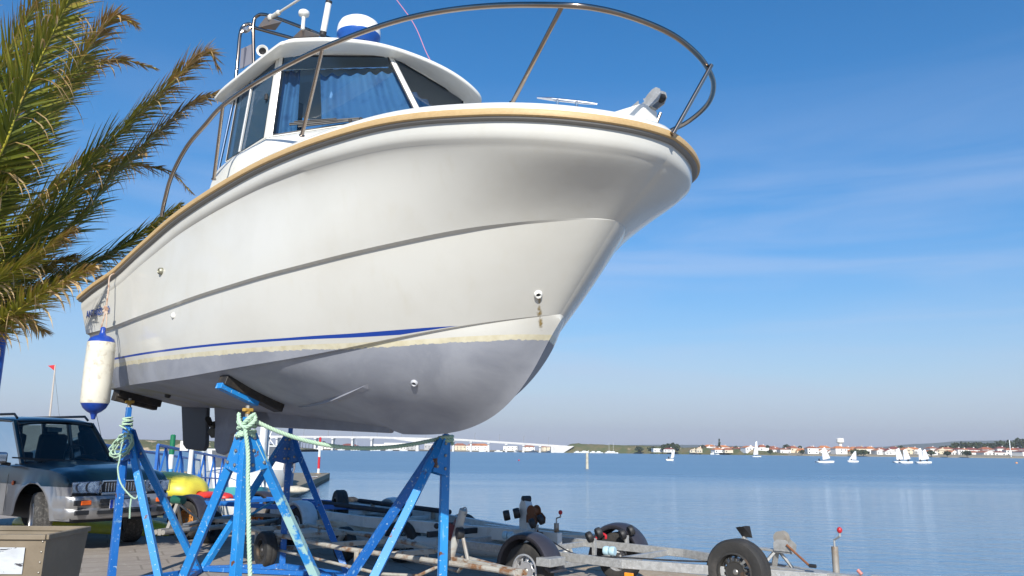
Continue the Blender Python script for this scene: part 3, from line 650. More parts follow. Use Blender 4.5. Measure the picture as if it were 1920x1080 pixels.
# ------------------------------------------------------------------ things let into the hull
def ringfit(px, py, r, hole=True, m=None, thick=.016, name='skin_fitting'):
    p, n = hull_hit(px, py); f = MB()
    prof_ = [(r*.42, -.01), (r*.42, thick*.55), (r*.62, thick), (r*.86, thick*.8), (r, 0), (r, -.01)] if hole else [(0, thick*1.3), (r*.5, thick*1.1), (r, 0), (r, -.01)]
    f.lathe(prof_, p, n, 20)
    if hole: f.lathe([(r*.43, thick*.12), (0, thick*.1)], p, n, 16, mi=1)
    return f.build(name, [m or gel, rubber], boat, ang=50)
ringfit(1009, 552, .029, thick=.02); ringfit(777, 718, .027, m=mat('fitting_grey', (.42, .43, .46), .5)); ringfit(325, 592, .028, hole=False); ringfit(303.5, 509, .033, m=mat('bronze_dull', (.30, .29, .22), .45, .6), thick=.03); ringfit(315, 740, .03, m=rubber, thick=.03)
# rust weep under the bow drain (a stain lying on the paint)
st_m = bpy.data.materials.new('rust_stain'); st_m.use_nodes = True; Ns = st_m.node_tree.nodes; Ls = st_m.node_tree.links
bs = Ns['Principled BSDF']; bs.inputs['Base Color'].default_value = (.28, .19, .05, 1); bs.inputs['Roughness'].default_value = .7
tcs = Ns.new('ShaderNodeTexCoord'); nzs = Ns.new('ShaderNodeTexNoise'); nzs.inputs['Scale'].default_value = 38; nzs.inputs['Detail'].default_value = 6; Ls.new(tcs.outputs['Object'], nzs.inputs['Vector'])
ats = Ns.new('ShaderNodeAttribute'); ats.attribute_name = 'st'; mss = Ns.new('ShaderNodeMath'); mss.operation = 'ADD'; Ls.new(nzs.outputs[0], mss.inputs[0]); Ls.new(ats.outputs['Fac'], mss.inputs[1])
mrs = Ns.new('ShaderNodeMapRange'); mrs.inputs[1].default_value = .88; mrs.inputs[2].default_value = 1.22; mrs.inputs[4].default_value = .85; Ls.new(mss.outputs[0], mrs.inputs[0]); Ls.new(mrs.outputs[0], bs.inputs['Alpha'])
stn = MB(); rows = []; at_ = []
for i in range(15):
    py = lerp(560, 628, i/14); row = []
    for j in range(9):
        px = lerp(999, 1023, j/8)+i*.28; p, n = hull_hit(px, py); row.append(p+n*.0022)
        c_ = 1-abs(j-4)/4; at_.append(c_*(.62 if 3 < i < 12 else .5)-(.0 if i < 13 else .3))
    rows.append(row)
stn.grid(rows); stn.att['st'] = at_; stn.build('rust_weep', st_m, boat, ang=80)
# spray strake on the bottom
sk = MB(); rw = []
for t in [i/12 for i in range(13)]:
    px, py = lerp(560, 690, t), 762-lerp(0, 42, t**1.4); p, n = hull_hit(px, py); p2, n2 = hull_hit(px+1, py+6); w_ = .022*math.sin(math.pi*min(1, t*.9+.1))
    rw.append([p, p+n*w_*1.1-Vector((0, 0, 0)), p2+n2*.002+(p2-p)*.6])
sk.grid(rw); sk.build('spray_strake', mat('antifoul_pale', (.27, .28, .32), .6), boat, ang=0)
# rudder, skeg and propeller
af = mat('antifoul_fin', (.20, .205, .24), .6, col2=(.235, .245, .285), nscale=6, bump=.1, bscale=60)
def fin(pts, th, name, m=af, bev=.012):
    f = MB(); a = [bl(p[0], th/2, p[2]) for p in pts]; f.prism(a, Vector((0, th, 0))); return f.build(name, m, boat, bevel=bev)
Z = lambda px, py: bpx(px, py, 1, 0)
fin([Z(343, 758), Z(391, 760), Z(389, 838), Z(383, 846), Z(352, 842), Z(346, 834)], .045, 'rudder', mat('rudder_shade_dark', (.035, .037, .045), .5))  # near-black rudder colour has the shade under the hull painted in
fin([Z(404, 745), Z(500, 765), Z(520, 795), Z(455, 803), Z(436, 815), Z(430, 846), Z(421, 853), Z(410, 850), Z(405, 838), Z(407, 800)], .05, 'skeg')
fin([(1.0, 0, .10), (1.39, 0, -.062), (2.56, 0, -.087), (3.45, 0, -.105), (3.5, 0, 0), (2.4, 0, .06), (1.2, 0, .12)], .05, 'keel')
hp = MB(); c = bl(*Z(399, 797)); hp.lathe([(0, -.07), (.016, -.065), (.03, -.02), (.04, .03), (.04, .08)], c, (1, 0, 0), 18)
for k in range(3):
    a = k*2.094+.5; u = Vector((0, math.cos(a), math.sin(a))); v = Vector((1, 0, 0)); w_ = u.cross(v); cc = c+Vector((.03, 0, 0))
    hp.prism([cc+u*.02-w_*.02+v*.03, cc+u*.07-w_*.055+v*.05, cc+u*.125-w_*.02+v*.02, cc+u*.13+w_*.015-v*.005, cc+u*.07+w_*.05-v*.03, cc+u*.02+w_*.02-v*.03], v*.006)
hp.build('propeller', mat('dull_bronze', (.06, .055, .045), .5, .5), boat)
# name on the topside by the stern
def text_obj(txt, size, name, m, parent, origin, xdir, ydir, ext=.001, bold=0.0):
    cu = bpy.data.curves.new(name, 'FONT'); cu.body = txt; cu.size = size; cu.extrude = ext; cu.offset = bold; cu.resolution_u = 3
    o = bpy.data.objects.new(name+'_c', cu); scene.collection.objects.link(o); dg = bpy.context.evaluated_depsgraph_get(); me = bpy.data.meshes.new_from_object(o.evaluated_get(dg)); bpy.data.objects.remove(o); bpy.data.curves.remove(cu)
    ob = bpy.data.objects.new(name, me); scene.collection.objects.link(ob); me.materials.clear(); me.materials.append(m); me.name = name
    x = Vector(xdir).normalized(); z = x.cross(Vector(ydir)).normalized(); y = z.cross(x)
    ob.matrix_local = Matrix(((x.x, y.x, z.x, origin[0]), (x.y, y.y, z.y, origin[1]), (x.z, y.z, z.z, origin[2]), (0, 0, 0, 1)))
    if parent is not None: ob.parent = parent
    return ob
navy = mat('navy_vinyl', (.03, .07, .27), .4)
p0, n0_ = hull_hit(163, 596); p1, n1_ = hull_hit(222, 583); p2, n2_ = hull_hit(172, 570)
text_obj('ANTARÈS 620', .098, 'boat_name', navy, boat, p0+n0_*.006, p1-p0, p2-p0, bold=.0006)
# winch or cleat on the aft quarter, cockpit cushion edges
cq = MB(); cq.tube([bl(.12, 1.08, 1.27), bl(.12, 1.08, 1.36)], .02); cq.tube([bl(.04, 1.08, 1.36), bl(.22, 1.08, 1.36)], .014); cq.build('stern_cleat', rubber, boat)
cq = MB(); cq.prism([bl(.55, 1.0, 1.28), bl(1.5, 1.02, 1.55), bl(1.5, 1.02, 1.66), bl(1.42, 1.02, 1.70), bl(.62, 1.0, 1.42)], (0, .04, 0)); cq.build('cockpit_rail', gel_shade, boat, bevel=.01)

# ------------------------------------------------------------------ fender on its rope
fc = bpx(184, 702, 1, 1.30); ft = bpx(191, 628, 1, 1.30); fb_ = bpx(176, 775, 1, 1.30)
fx_, fs_ = (ft[0]+fb_[0])/2, 1.30
top_w = bw(fx_, fs_, ft[2]); bot_w = Vector((top_w.x, top_w.y, bw(fx_, fs_, fb_[2]).z)); Lf = top_w.z-bot_w.z
fend = empty('fender', bot_w, label='white cylindrical fender with blue ends hanging by a rope from the stern of the motorboat', cat='fender')
rr_ = .112; K_ = .10; fblue = mat('fender_blue', (.012, .05, .30), .35, col2=(.02, .07, .36), nscale=12)
f = MB(); f.lathe([(0, -.055), (.016, -.05), (.02, -.03), (.03, 0), (.055, .012), (.092, .045), (rr_, .085)], (0, 0, 0), n=32)
f.build('fender_end', fblue, fend, ang=50); f = MB(); f.lathe([(rr_, Lf-.068), (.098, Lf-.035), (.06, Lf-.012), (.032, Lf-.003), (.022, Lf+.02), (.022, Lf+.06), (.012, Lf+.07), (0, Lf+.07)], (0, 0, 0), n=32)
f.build('fender_end', fblue, fend, ang=50)
f = MB(); f.lathe([(rr_, .085), (rr_+.006, .10), (rr_+.007, .25), (rr_+.006, Lf-.25), (rr_+.003, Lf-.15), (rr_+.006, Lf-.14), (rr_+.002, Lf-.12), (rr_+.004, Lf-.085), (rr_, Lf-.068)], (0, 0, 0), n=32)
f.build('fender_body', mat('fender_vinyl', (.66, .63, .53), .45, col2=(.50, .44, .33), nscale=6, n0=.5, n1=.85, col3=(.42, .36, .27), n3scale=16, n30=.54, n31=.72, bump=.1, bscale=30), fend, ang=50)
f = MB(); tp_ = Vector((0, 0, Lf+.075)); hook = bw(*bpx(207, 517, 1, 1.235))-bot_w
f.tube(spline([tp_+Vector((-.02, 0, -.01)), tp_+Vector((-.008, 0, .06)), lerp(tp_, hook, .35), lerp(tp_, hook, .7), hook, hook+Vector((.06, .07, .04))], 6), .0065, 8)
f.tube(spline([tp_+Vector((.025, 0, -.01)), tp_+Vector((.02, 0, .07)), lerp(tp_, hook, .3)+Vector((.005, 0, 0))], 6), .006, 8)
for k in range(4): f.sphere(lerp(tp_, hook, .26+k*.035)+Vector((.008*(-1)**k, 0, 0)), .019, n=8)
f.build('fender_rope', mat('fender_rope', (.48, .38, .30), .9, col2=(.30, .16, .10), nscale=18, n0=.45, n1=.6), fend)
# ------------------------------------------------------------------ four blue steel boat stands
def worn_blue(name, base, wear, w0, w1, seed):
    m = mat(name, base, .42, col2=(base[0]*1.2+.01, base[1]*1.25, base[2]*1.1), nscale=2.5, n0=.35, n1=.7, col3=wear, n3scale=2.6, n30=w0, n31=w1, coords='Object', rvar=.1)
    N = m.node_tree.nodes; L = m.node_tree.links; b = N['Principled BSDF']; t = [n for n in N if n.type == 'TEX_COORD'][0]
    mp = N.new('ShaderNodeMapping'); mp.inputs['Location'].default_value = (seed, seed*2, 0)
    for n in list(N):
        if n.type == 'TEX_NOISE':
            l = n.inputs['Vector'].links[0]; L.remove(l); L.new(mp.outputs[0], n.inputs['Vector'])
    L.new(t.outputs['Object'], mp.inputs[0])
    # small chips and paint spatter, rusty streak edges
    v = N.new('ShaderNodeTexNoise'); v.inputs['Scale'].default_value = 55; v.inputs['Detail'].default_value = 2; L.new(mp.outputs[0], v.inputs['Vector'])
    r = N.new('ShaderNodeMapRange'); r.inputs[1].default_value = .675; r.inputs[2].default_value = .695; L.new(v.outputs[0], r.inputs[0])
    x = N.new('ShaderNodeMix'); x.data_type = 'RGBA'; L.new(r.outputs[0], x.inputs[0]); L.new(b.inputs['Base Color'].links[0].from_socket, x.inputs[6]); x.inputs[7].default_value = (.42, .55, .62, 1)
    ms = N.new('ShaderNodeMapping'); ms.inputs['Scale'].default_value = (26, 26, 2.2); L.new(mp.outputs[0], ms.inputs[0])
    v2 = N.new('ShaderNodeTexNoise'); v2.inputs['Scale'].default_value = 1.0; v2.inputs['Detail'].default_value = 4; L.new(ms.outputs[0], v2.inputs['Vector'])
    r2 = N.new('ShaderNodeMapRange'); r2.inputs[1].default_value = .66; r2.inputs[2].default_value = .70; r2.inputs[4].default_value = .8; L.new(v2.outputs[0], r2.inputs[0])
    x2 = N.new('ShaderNodeMix'); x2.data_type = 'RGBA'; L.new(r2.outputs[0], x2.inputs[0]); L.new(x.outputs[2], x2.inputs[6]); x2.inputs[7].default_value = (.22, .42, .62, 1)
    v3 = N.new('ShaderNodeTexNoise'); v3.inputs['Scale'].default_value = 9; v3.inputs['Detail'].default_value = 6; L.new(mp.outputs[0], v3.inputs['Vector'])
    r3 = N.new('ShaderNodeMapRange'); r3.inputs[1].default_value = .67; r3.inputs[2].default_value = .71; L.new(v3.outputs[0], r3.inputs[0])
    x3 = N.new('ShaderNodeMix'); x3.data_type = 'RGBA'; L.new(r3.outputs[0], x3.inputs[0]); L.new(x2.outputs[2], x3.inputs[6]); x3.inputs[7].default_value = (.13, .06, .03, 1)
    L.new(x3.outputs[2], b.inputs['Base Color'])
    return m
BLUE = (.012, .20, .56)
M_b1 = worn_blue('stand_blue', BLUE, (.30, .52, .52), .66, .70, 3.1)
M_b2 = worn_blue('stand_blue_scraped', BLUE, (.36, .58, .55), .50, .535, 8.4)
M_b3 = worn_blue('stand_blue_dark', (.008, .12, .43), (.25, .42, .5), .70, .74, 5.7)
bolt_m = mat('bolt_steel', (.35, .33, .30), .4, .8)
pad_m = mat('tarred_pad', (.022, .020, .019), .6, col2=(.05, .04, .03), nscale=9, n0=.5, n1=.7, bump=.5, bscale=30)
def stand(post, zap, feet, head, pad_in, pad_out, mats, label, rotp=0.0, tw=.066, post_m=0, chan=.95, cm=None):
    """post: ground xy; feet: ground xy of the two raking legs; head: top of screw; pad from outer to inner point (world)"""
    o = empty('boat_stand', (post[0], post[1], 0), label=label, cat='boat stand', group='blue steel stands propping up the motorboat')
    B = Vector((post[0], post[1], 0)); ap = Vector((0, 0, zap))
    up_ = Vector((math.cos(rotp), math.sin(rotp), 0))
    m = MB(); m.beam((0, 0, .0), (0, 0, zap), tw, tw, up_); m.build('post', mats[post_m], o, bevel=.004)
    m = MB(); m.beam((0, 0, zap), (0, 0, head.z-.11), tw*.72, tw*.72, up_); m.build('inner_tube', mats[0], o, bevel=.003)
    for i, ft in enumerate(feet):
        e = Vector((ft[0], ft[1], 0))-B; d = e.normalized(); s = d.cross(Vector((0, 0, 1)))
        top = ap+d*(tw*.55)+Vector((0, 0, -.03)); bot = e+Vector((0, 0, .01))
        m = MB(); m.beam(top, bot, tw*.95, tw*.95, s*.55+Vector((0, 0, .8))); m.build('raking_leg', mats[(i+1) % len(mats)], o, bevel=.004)
        m = MB(); g_ = [ap+d*.0+Vector((0, 0, -.0)), ap+d*(.07)-Vector((0, 0, .02)), ap+d*(.20)-Vector((0, 0, .29)), ap+d*.03-Vector((0, 0, .33))]
        # gusset plates either side of the joint
        m.prism([p+s*(tw*.5+.002) for p in g_], s*.006); m.build('gusset', mats[post_m], o, ang=0); m = MB(); m.prism([p-s*(tw*.5+.008) for p in g_], s*.006); m.build('gusset', mats[post_m], o, ang=0)
        for q, hz_ in ((.05, .06), (.05, .16), (.05, .27), (.15, .25)):
            m = MB(); p = ap+d*q-Vector((0, 0, hz_)); m.lathe([(.014, 0), (.014, .010), (.008, .014), (0, .014)], p+(s if s.y < 0 else -s)*(tw*.5+.008), s if s.y < 0 else -s, 6); m.build('bolt', bolt_m, o)
        # base angle
        m = MB(); m.beam(Vector((0, 0, .03))+d*tw*.5, e+Vector((0, 0, .03)), .06, .055); m.build('base_rail', mats[0], o, bevel=.003)
    a = Vector((feet[0][0], feet[0][1], .03))-B; b = Vector((feet[1][0], feet[1][1], .03))-B
    m = MB(); m.beam(a, b, .05, .045); m.build('base_rail', mats[0], o, bevel=.003)
    # screw head: threaded rod, yellowed nut, channel and tarred timber pad
    m = MB(); h = head-B; m.tube([Vector((0, 0, h.z-.13)), Vector((0, 0, h.z-.02))], .018, 10); m.build('jack_screw', mat('screw_steel', (.40, .38, .34), .4, .7), o)
    m = MB(); m.box((0, 0, h.z-.055), (.085, .04, .028), Matrix.Rotation(rotp, 3, 'Z')); m.sphere((.0, 0, h.z-.075), .024, n=8); m.build('jack_nut', mat('rusty_yellow', (.45, .27, .05), .7, col2=(.28, .13, .04), nscale=20), o, bevel=.008)
    pi = pad_in-B; po = pad_out-B; dd = (pi-po).normalized(); nrm = Vector((0, 0, 1)); nrm = (nrm-dd*nrm.dot(dd)).normalized()
    m = MB(); m.beam(po-nrm*.085, lerp(po, pi, chan)-nrm*.085, .075, .045, nrm); m.build('cradle_channel', cm or mats[0], o, bevel=.003)
    m = MB(); m.beam(po+dd*.01-nrm*.034, pi-nrm*.034, .11, .075, nrm); m.build('cradle_pad', pad_m, o, bevel=.008)
    return o
def hw(px, py):
    p, n = hull_hit(px, py); return BO+BROT @ p
# starboard pair stand under the near chine, port pair behind the keel
pA = (-2.08, 6.40); hA = Vector((*pA, 1.665))
stand(pA, 1.455, [(-1.49, 7.08), (-2.78, 6.96)], hA, hw(527, 758), hw(424, 704)+Vector((-.02, -.02, .0)), [M_b1, M_b2, M_b1], 'nearest blue stand with a long pale scraped leg and green rope knotted at its top', .95, .070, chan=.62)
pB = (-3.80, 8.05)
padBo, padBi = hw(213, 742), hw(297, 757)
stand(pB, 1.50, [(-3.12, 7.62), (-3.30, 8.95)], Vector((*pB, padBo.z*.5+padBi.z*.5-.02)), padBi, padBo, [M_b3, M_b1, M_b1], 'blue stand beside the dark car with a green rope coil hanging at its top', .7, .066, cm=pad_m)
pC = (-2.53, 9.35)
cc = bw(.55, -.85, .26); ci = bw(.65, -.35, .16)
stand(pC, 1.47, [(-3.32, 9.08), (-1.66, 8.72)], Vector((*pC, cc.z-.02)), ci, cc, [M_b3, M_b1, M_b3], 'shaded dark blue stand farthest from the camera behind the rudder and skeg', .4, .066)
pD = (-.56, 7.05)
cc = bw(3.2, -.95, .30); ci = bw(3.2, -.5, .10)
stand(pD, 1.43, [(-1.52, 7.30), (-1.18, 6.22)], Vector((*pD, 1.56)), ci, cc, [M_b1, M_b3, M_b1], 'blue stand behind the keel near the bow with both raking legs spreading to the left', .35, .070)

# ------------------------------------------------------------------ green ropes
rope_m = bpy.data.materials.new('green_rope'); rope_m.use_nodes = True
def _rope():
    N = rope_m.node_tree.nodes; L = rope_m.node_tree.links; b = N['Principled BSDF']; b.inputs['Roughness'].default_value = .85
    t = N.new('ShaderNodeTexCoord'); n = N.new('ShaderNodeTexNoise'); n.inputs['Scale'].default_value = 9; n.inputs['Detail'].default_value = 5; L.new(t.outputs['Object'], n.inputs['Vector'])
    x = N.new('ShaderNodeMix'); x.data_type = 'RGBA'; L.new(n.outputs[0], x.inputs[0]); x.inputs[6].default_value = (.30, .50, .38, 1); x.inputs[7].default_value = (.50, .62, .46, 1); L.new(x.outputs[2], b.inputs['Base Color'])
_rope()
def laid_rope(m, pts, r, pitch=.075, n=8, strands=3):
    """three twisted strands round a centre line"""
    P_ = [Vector(p) for p in pts]; out = [P_[0]]
    step = pitch/9
    for i in range(len(P_)-1):
        d = P_[i+1]-P_[i]; k = max(1, int(d.length/step))
        for j in range(1, k+1): out.append(P_[i]+d*(j/k))
    _, sd, u = frame(out[1]-out[0]); L_ = 0; tw = [[] for _ in range(strands)]
    for i, p in enumerate(out):
        t = (out[min(i+1, len(out)-1)]-out[max(i-1, 0)]).normalized(); u = (u-t*u.dot(t)).normalized(); sd = t.cross(u)
        if i: L_ += (out[i]-out[i-1]).length
        for k in range(strands):
            a = L_/pitch*2*math.pi+k*2*math.pi/strands; tw[k].append(p+(u*math.cos(a)+sd*math.sin(a))*r*.5)
    for k in range(strands): m.tube(tw[k], r*.56, n)
R1 = .017
rp = MB(); A_ = Vector((*pA, 0)); zk = 1.475
def around(c, r, z0, z1, turns, ph=0, n=14, tilt=(0, 0)):
    return [c+Vector((math.cos(ph+2*math.pi*turns*i/(n*turns))*r, math.sin(ph+2*math.pi*turns*i/(n*turns))*r, lerp(z0, z1, i/(n*turns))+tilt[0]*math.cos(ph+2*math.pi*turns*i/(n*turns)))) for i in range(int(n*turns)+1)]
laid_rope(rp, around(A_, .060, zk-.03, zk+.05, 1.5, -2.5, tilt=(.03, 0)), R1)
laid_rope(rp, around(A_, .064, zk+.06, zk-.04, 1.3, -.9, tilt=(-.04, 0)), R1)
laid_rope(rp, around(A_, .066, zk-.055, zk-.045, 1.2, -2.2, tilt=(.02, 0)), R1)
kn = at(462, 795, 6.31); laid_rope(rp, spline([at(448, 775, 6.34), at(449, 790, 6.30), at(458, 801, 6.28), at(470, 796, 6.27), at(479, 786, 6.29), at(476, 776, 6.33)], 5), R1)
laid_rope(rp, spline([at(452, 801, 6.31), at(458, 793, 6.28), at(468, 783, 6.27), at(478, 777, 6.31)], 5), R1)
laid_rope(rp, spline([at(459, 798, 6.29), at(461, 815, 6.28), at(465, 850, 6.28), at(465, 900, 6.27), at(466, 960, 6.25), at(467, 1020, 6.22), at(469, 1080, 6.2), at(470, 1140, 6.18)], 6), R1)
D0 = Vector((pD[0]-.04, pD[1], 1.415)); s0 = at(474, 787, 6.33)
cat_ = []
for i in range(25):
    t = i/24; p = lerp(s0, D0, t); cat_.append(p-Vector((0, 0, .17*4*t*(1-t)*(1-.25*t))))
laid_rope(rp, cat_, R1)
laid_rope(rp, around(Vector((*pD, 0)), .058, 1.37, 1.43, 2, 0), R1)
rp.build('mooring_rope', rope_m, None, ang=60, label='thick pale green rope knotted on the nearest stand and sagging to the bow stand', cat='rope')
rp = MB(); B_ = Vector((*pB, 0))
laid_rope(rp, around(B_, .044, 1.505, 1.60, 3, 0), .008, .05, 6)
laid_rope(rp, around(B_, .046, 1.60, 1.52, 2, 1), .008, .05, 6)
c = at(229, 833, 7.9)
random.seed(5)
for k in range(5):
    ph = random.random()*6; rx, rz = .045+random.random()*.03, .085+random.random()*.05; ang_ = .5+random.random()*.35; loop = []
    for i in range(17):
        a = ph+2*math.pi*i/16; x, z = rx*math.cos(a), rz*math.sin(a); x, z = x*math.cos(ang_)+z*math.sin(ang_), -x*math.sin(ang_)+z*math.cos(ang_)
        loop.append(c+Vector((x+random.uniform(-.01, .01), random.uniform(-.02, .02)+.01*k-.02, z-.01*k)))
    laid_rope(rp, spline(loop, 2), .0075, .05, 5)
laid_rope(rp, spline([B_+Vector((-.05, -.05, 1.52)), c+Vector((.05, 0, .12)), c, c+Vector((0, -.02, -.15)), at(221, 880, 7.85), at(226, 905, 7.8), at(240, 925, 7.8), at(255, 935, 7.82), at(262, 915, 7.9)], 5), .0075, .05, 5)
laid_rope(rp, spline([at(247, 930, 7.85), at(244, 950, 7.83), at(243, 972, 7.83)], 4), .008, .05, 5)
rp.build('rope_coil', rope_m, None, ang=60, label='coil of thin green rope tied to the stern stand in front of the dark car', cat='rope')
# ------------------------------------------------------------------ date palm
def leaf_mat():
    m = bpy.data.materials.new('palm_leaflet'); m.use_nodes = True; N = m.node_tree.nodes; L = m.node_tree.links; b = N['Principled BSDF']
    a = N.new('ShaderNodeAttribute'); a.attribute_name = 'dry'
    r = N.new('ShaderNodeValToRGB'); e = r.color_ramp.elements
    e[0].position = 0; e[0].color = (.09, .12, .012, 1); e[1].position = 1; e[1].color = (.62, .47, .26, 1)
    for p, c in ((.28, (.20, .22, .02, 1)), (.48, (.34, .30, .04, 1)), (.66, (.34, .20, .05, 1)), (.84, (.46, .29, .11, 1))):
        x = e.new(p); x.color = c
    L.new(a.outputs['Fac'], r.inputs[0]); L.new(r.outputs[0], b.inputs['Base Color']); b.inputs['Roughness'].default_value = .42
    tr_ = N.new('ShaderNodeBsdfTranslucent'); L.new(r.outputs[0], tr_.inputs[0]); mx_ = N.new('ShaderNodeMixShader'); mx_.inputs[0].default_value = .3
    L.new(b.outputs[0], mx_.inputs[1]); L.new(tr_.outputs[0], mx_.inputs[2]); L.new(mx_.outputs[0], N['Material Output'].inputs[0])
    return m
M_leaf = leaf_mat(); M_rach = mat('palm_rachis', (.52, .47, .05), .45, col2=(.34, .32, .04), nscale=5, col3=(.30, .17, .05), n3scale=2, n30=.58, n31=.7)
rngp = random.Random(11)
PC = at(-165, 590, 8.5)
def frond(mb_l, dry, mb_r, pts, L0=.55, dry0=.15, dry1=.75, n=120, wind=Vector((.55, .12, -.25)), rw=.020, t_in=.12, flat=.5):
    C_ = spline(pts, 10); tot = [0]
    for i in range(1, len(C_)): tot.append(tot[-1]+(C_[i]-C_[i-1]).length)
    T_ = tot[-1]
    rr = [lerp(rw*1.15, .005, (q/T_)**.8) for q in tot]; mb_r.tube(C_, rr, 6)
    phase = rngp.random()*6
    n = int(n*1.6)
    for i in range(n):
        for side in (-1, 1):
            t = t_in+(1-t_in)*(i+rngp.random()*.8)/n; t = min(t, .995); s = t*T_
            k = 0
            while k < len(tot)-2 and tot[k+1] < s: k += 1
            f = (s-tot[k])/max(1e-6, tot[k+1]-tot[k]); p = lerp(C_[k], C_[k+1], f); d = (C_[k+1]-C_[k]).normalized()
            up = Vector((0, 0, 1)); sd = d.cross(up).normalized(); nu = sd.cross(d).normalized()
            roll = rngp.choice((-.35, .15, .5))+rngp.uniform(-.2, .2)
            lat = (sd*side*math.cos(roll)+nu*math.sin(roll))
            fw = lerp(1.0, 1.7, t)
            ln = L0*(math.sin(math.pi*min(1, t*.86+.12))**.6)*rngp.uniform(.75, 1.12)*(1.0 if t > .2 else .6)
            dr = lerp(dry0, dry1, t**2.6)+rngp.uniform(-.14, .14)
            broken = rngp.random() < .03+.16*t*t+.05*(abs(t-.55) < .07)
            dir0 = (lat+d*fw+wind*.10+Vector((rngp.uniform(-.12, .12),)*1+(rngp.uniform(-.12, .12), rngp.uniform(-.1, .1)))).normalized()
            w = .0095 if not broken else .013
            pts_ = [p]; dd = dir0.copy(); seg = 5
            for q in range(seg):
                g = .06+.16*t if not broken else (2.4 if q >= 1 else .1)
                dd = (dd+(wind*.16+Vector((0, 0, -g)))*(.28)).normalized(); pts_.append(pts_[-1]+dd*ln/seg)
            nrm = dd.cross(nu).normalized(); nrm = nrm if nrm.length > .1 else sd
            wv = (nu*.6+nrm).normalized() if rngp.random() < .5 else nrm
            o = len(mb_l.v)
            for q, pp in enumerate(pts_):
                ww = w*(1.0, 1.05, .95, .75, .45, .04)[q]; tt = q/seg
                fold = d*.004
                mb_l.v += [pp-wv*ww, pp+wv*ww]
                c_ = (.9+rngp.uniform(-.1, .1)) if broken else min(1, max(0, dr+.45*max(0, tt-.55)/.45*rngp.uniform(.5, 1.2)))
                dry += [c_, c_]
            for q in range(seg): mb_l.f.append([o+2*q, o+2*q+1, o+2*q+3, o+2*q+2]); mb_l.m.append(0)
def pxs(L): return [at(*p) for p in L]
palm = empty('palm_tree', (PC.x-.35, PC.y, 0), label='windblown date palm with green and dried brown fronds at the left behind the stern', cat='palm tree')
ml, mr, dry = MB(), MB(), []
c0 = (-165, 590, 8.5)
FR = [
 ([c0, (-90, 440, 8.1), (0, 289, 7.7), (37, 196, 7.6), (85, 89, 7.5), (130, -5, 7.4), (165, -90, 7.3)], .64, .10, .60, 190),
 ([c0, (-80, 480, 8.3), (0, 378, 8.2), (48, 281, 8.1), (93, 200, 8.1), (137, 137, 8.1), (180, 72, 8.1), (215, 32, 8.1), (256, 46, 8.1)], .58, .10, .85, 170),
 ([c0, (-40, 400, 8.9), (70, 250, 9.0), (140, 145, 9.1), (193, 116, 9.1), (237, 113, 9.1), (292, 128, 9.1)], .40, .25, .95, 110),
 ([c0, (-70, 545, 8.5), (20, 480, 8.6), (104, 400, 8.7), (148, 326, 8.8), (204, 267, 8.9), (259, 215, 9.0), (315, 163, 9.1), (352, 124, 9.1), (389, 98, 9.1), (410, 128, 9.1)], .60, .20, .90, 200),
 ([c0, (-60, 575, 8.8), (30, 520, 8.9), (100, 455, 9.0), (160, 400, 9.1), (207, 333, 9.2), (259, 281, 9.3), (307, 237, 9.4), (356, 196, 9.5), (416, 170, 9.5)], .48, .28, .92, 180),
 ([c0, (-20, 500, 9.3), (80, 390, 9.5), (130, 340, 9.6), (185, 312, 9.6), (259, 311, 9.7), (318, 322, 9.7), (362, 364, 9.7)], .42, .40, .85, 110),
 ([c0, (-50, 600, 9.1), (30, 560, 9.3), (110, 522, 9.5), (200, 478, 9.7), (265, 440, 9.8), (335, 384, 9.9)], .60, .22, .40, 170),
 ([c0, (-70, 625, 8.0), (10, 595, 7.6), (70, 555, 7.35), (130, 522, 7.2), (178, 498, 7.15)], .46, .30, .60, 120),
 ([c0, (-90, 640, 8.0), (-20, 622, 7.8), (30, 596, 7.7), (62, 590, 7.6)], .42, .38, .55, 80),
 ([c0, (-120, 420, 8.3), (-50, 230, 8.2), (10, 110, 8.2), (60, 20, 8.2), (105, -40, 8.2)], .55, .2, .6, 130),
 ([c0, (-140, 380, 8.6), (-100, 180, 8.5), (-55, 40, 8.5), (-10, -50, 8.5), (30, -60, 8.5)], .5, .4, .95, 110),
 ([c0, (-60, 520, 9.0), (20, 430, 9.1), (90, 360, 9.2), (150, 300, 9.3), (200, 280, 9.3)], .50, .30, .7, 120),
 ([c0, (-100, 590, 8.2), (-30, 540, 8.0), (40, 500, 7.9), (100, 455, 7.9), (140, 430, 7.9)], .42, .25, .6, 110),
 ([c0, (-90, 470, 9.4), (-10, 350, 9.5), (60, 250, 9.6), (120, 175, 9.6), (170, 130, 9.6)], .55, .15, .6, 130),
 ([c0, (-70, 560, 9.5), (20, 500, 9.6), (90, 430, 9.7), (160, 350, 9.7), (220, 300, 9.7), (270, 285, 9.7)], .5, .2, .7, 130),
 ([c0, (-110, 600, 9.0), (-40, 570, 9.0), (30, 540, 9.1), (90, 500, 9.2), (140, 480, 9.2)], .5, .25, .6, 110),
 ([c0, (-120, 430, 8.8), (-60, 300, 8.8), (-10, 190, 8.8), (50, 90, 8.8), (110, 40, 8.8)], .6, .1, .5, 130),
 ([c0, (-110, 530, 8.2), (-50, 440, 8.0), (0, 360, 8.0), (45, 300, 8.0), (80, 262, 8.0)], .5, .15, .5, 120)]
for pl_, L0, d0, d1, nn_ in FR: frond(ml, dry, mr, pxs(pl_), L0, d0, d1, nn_)
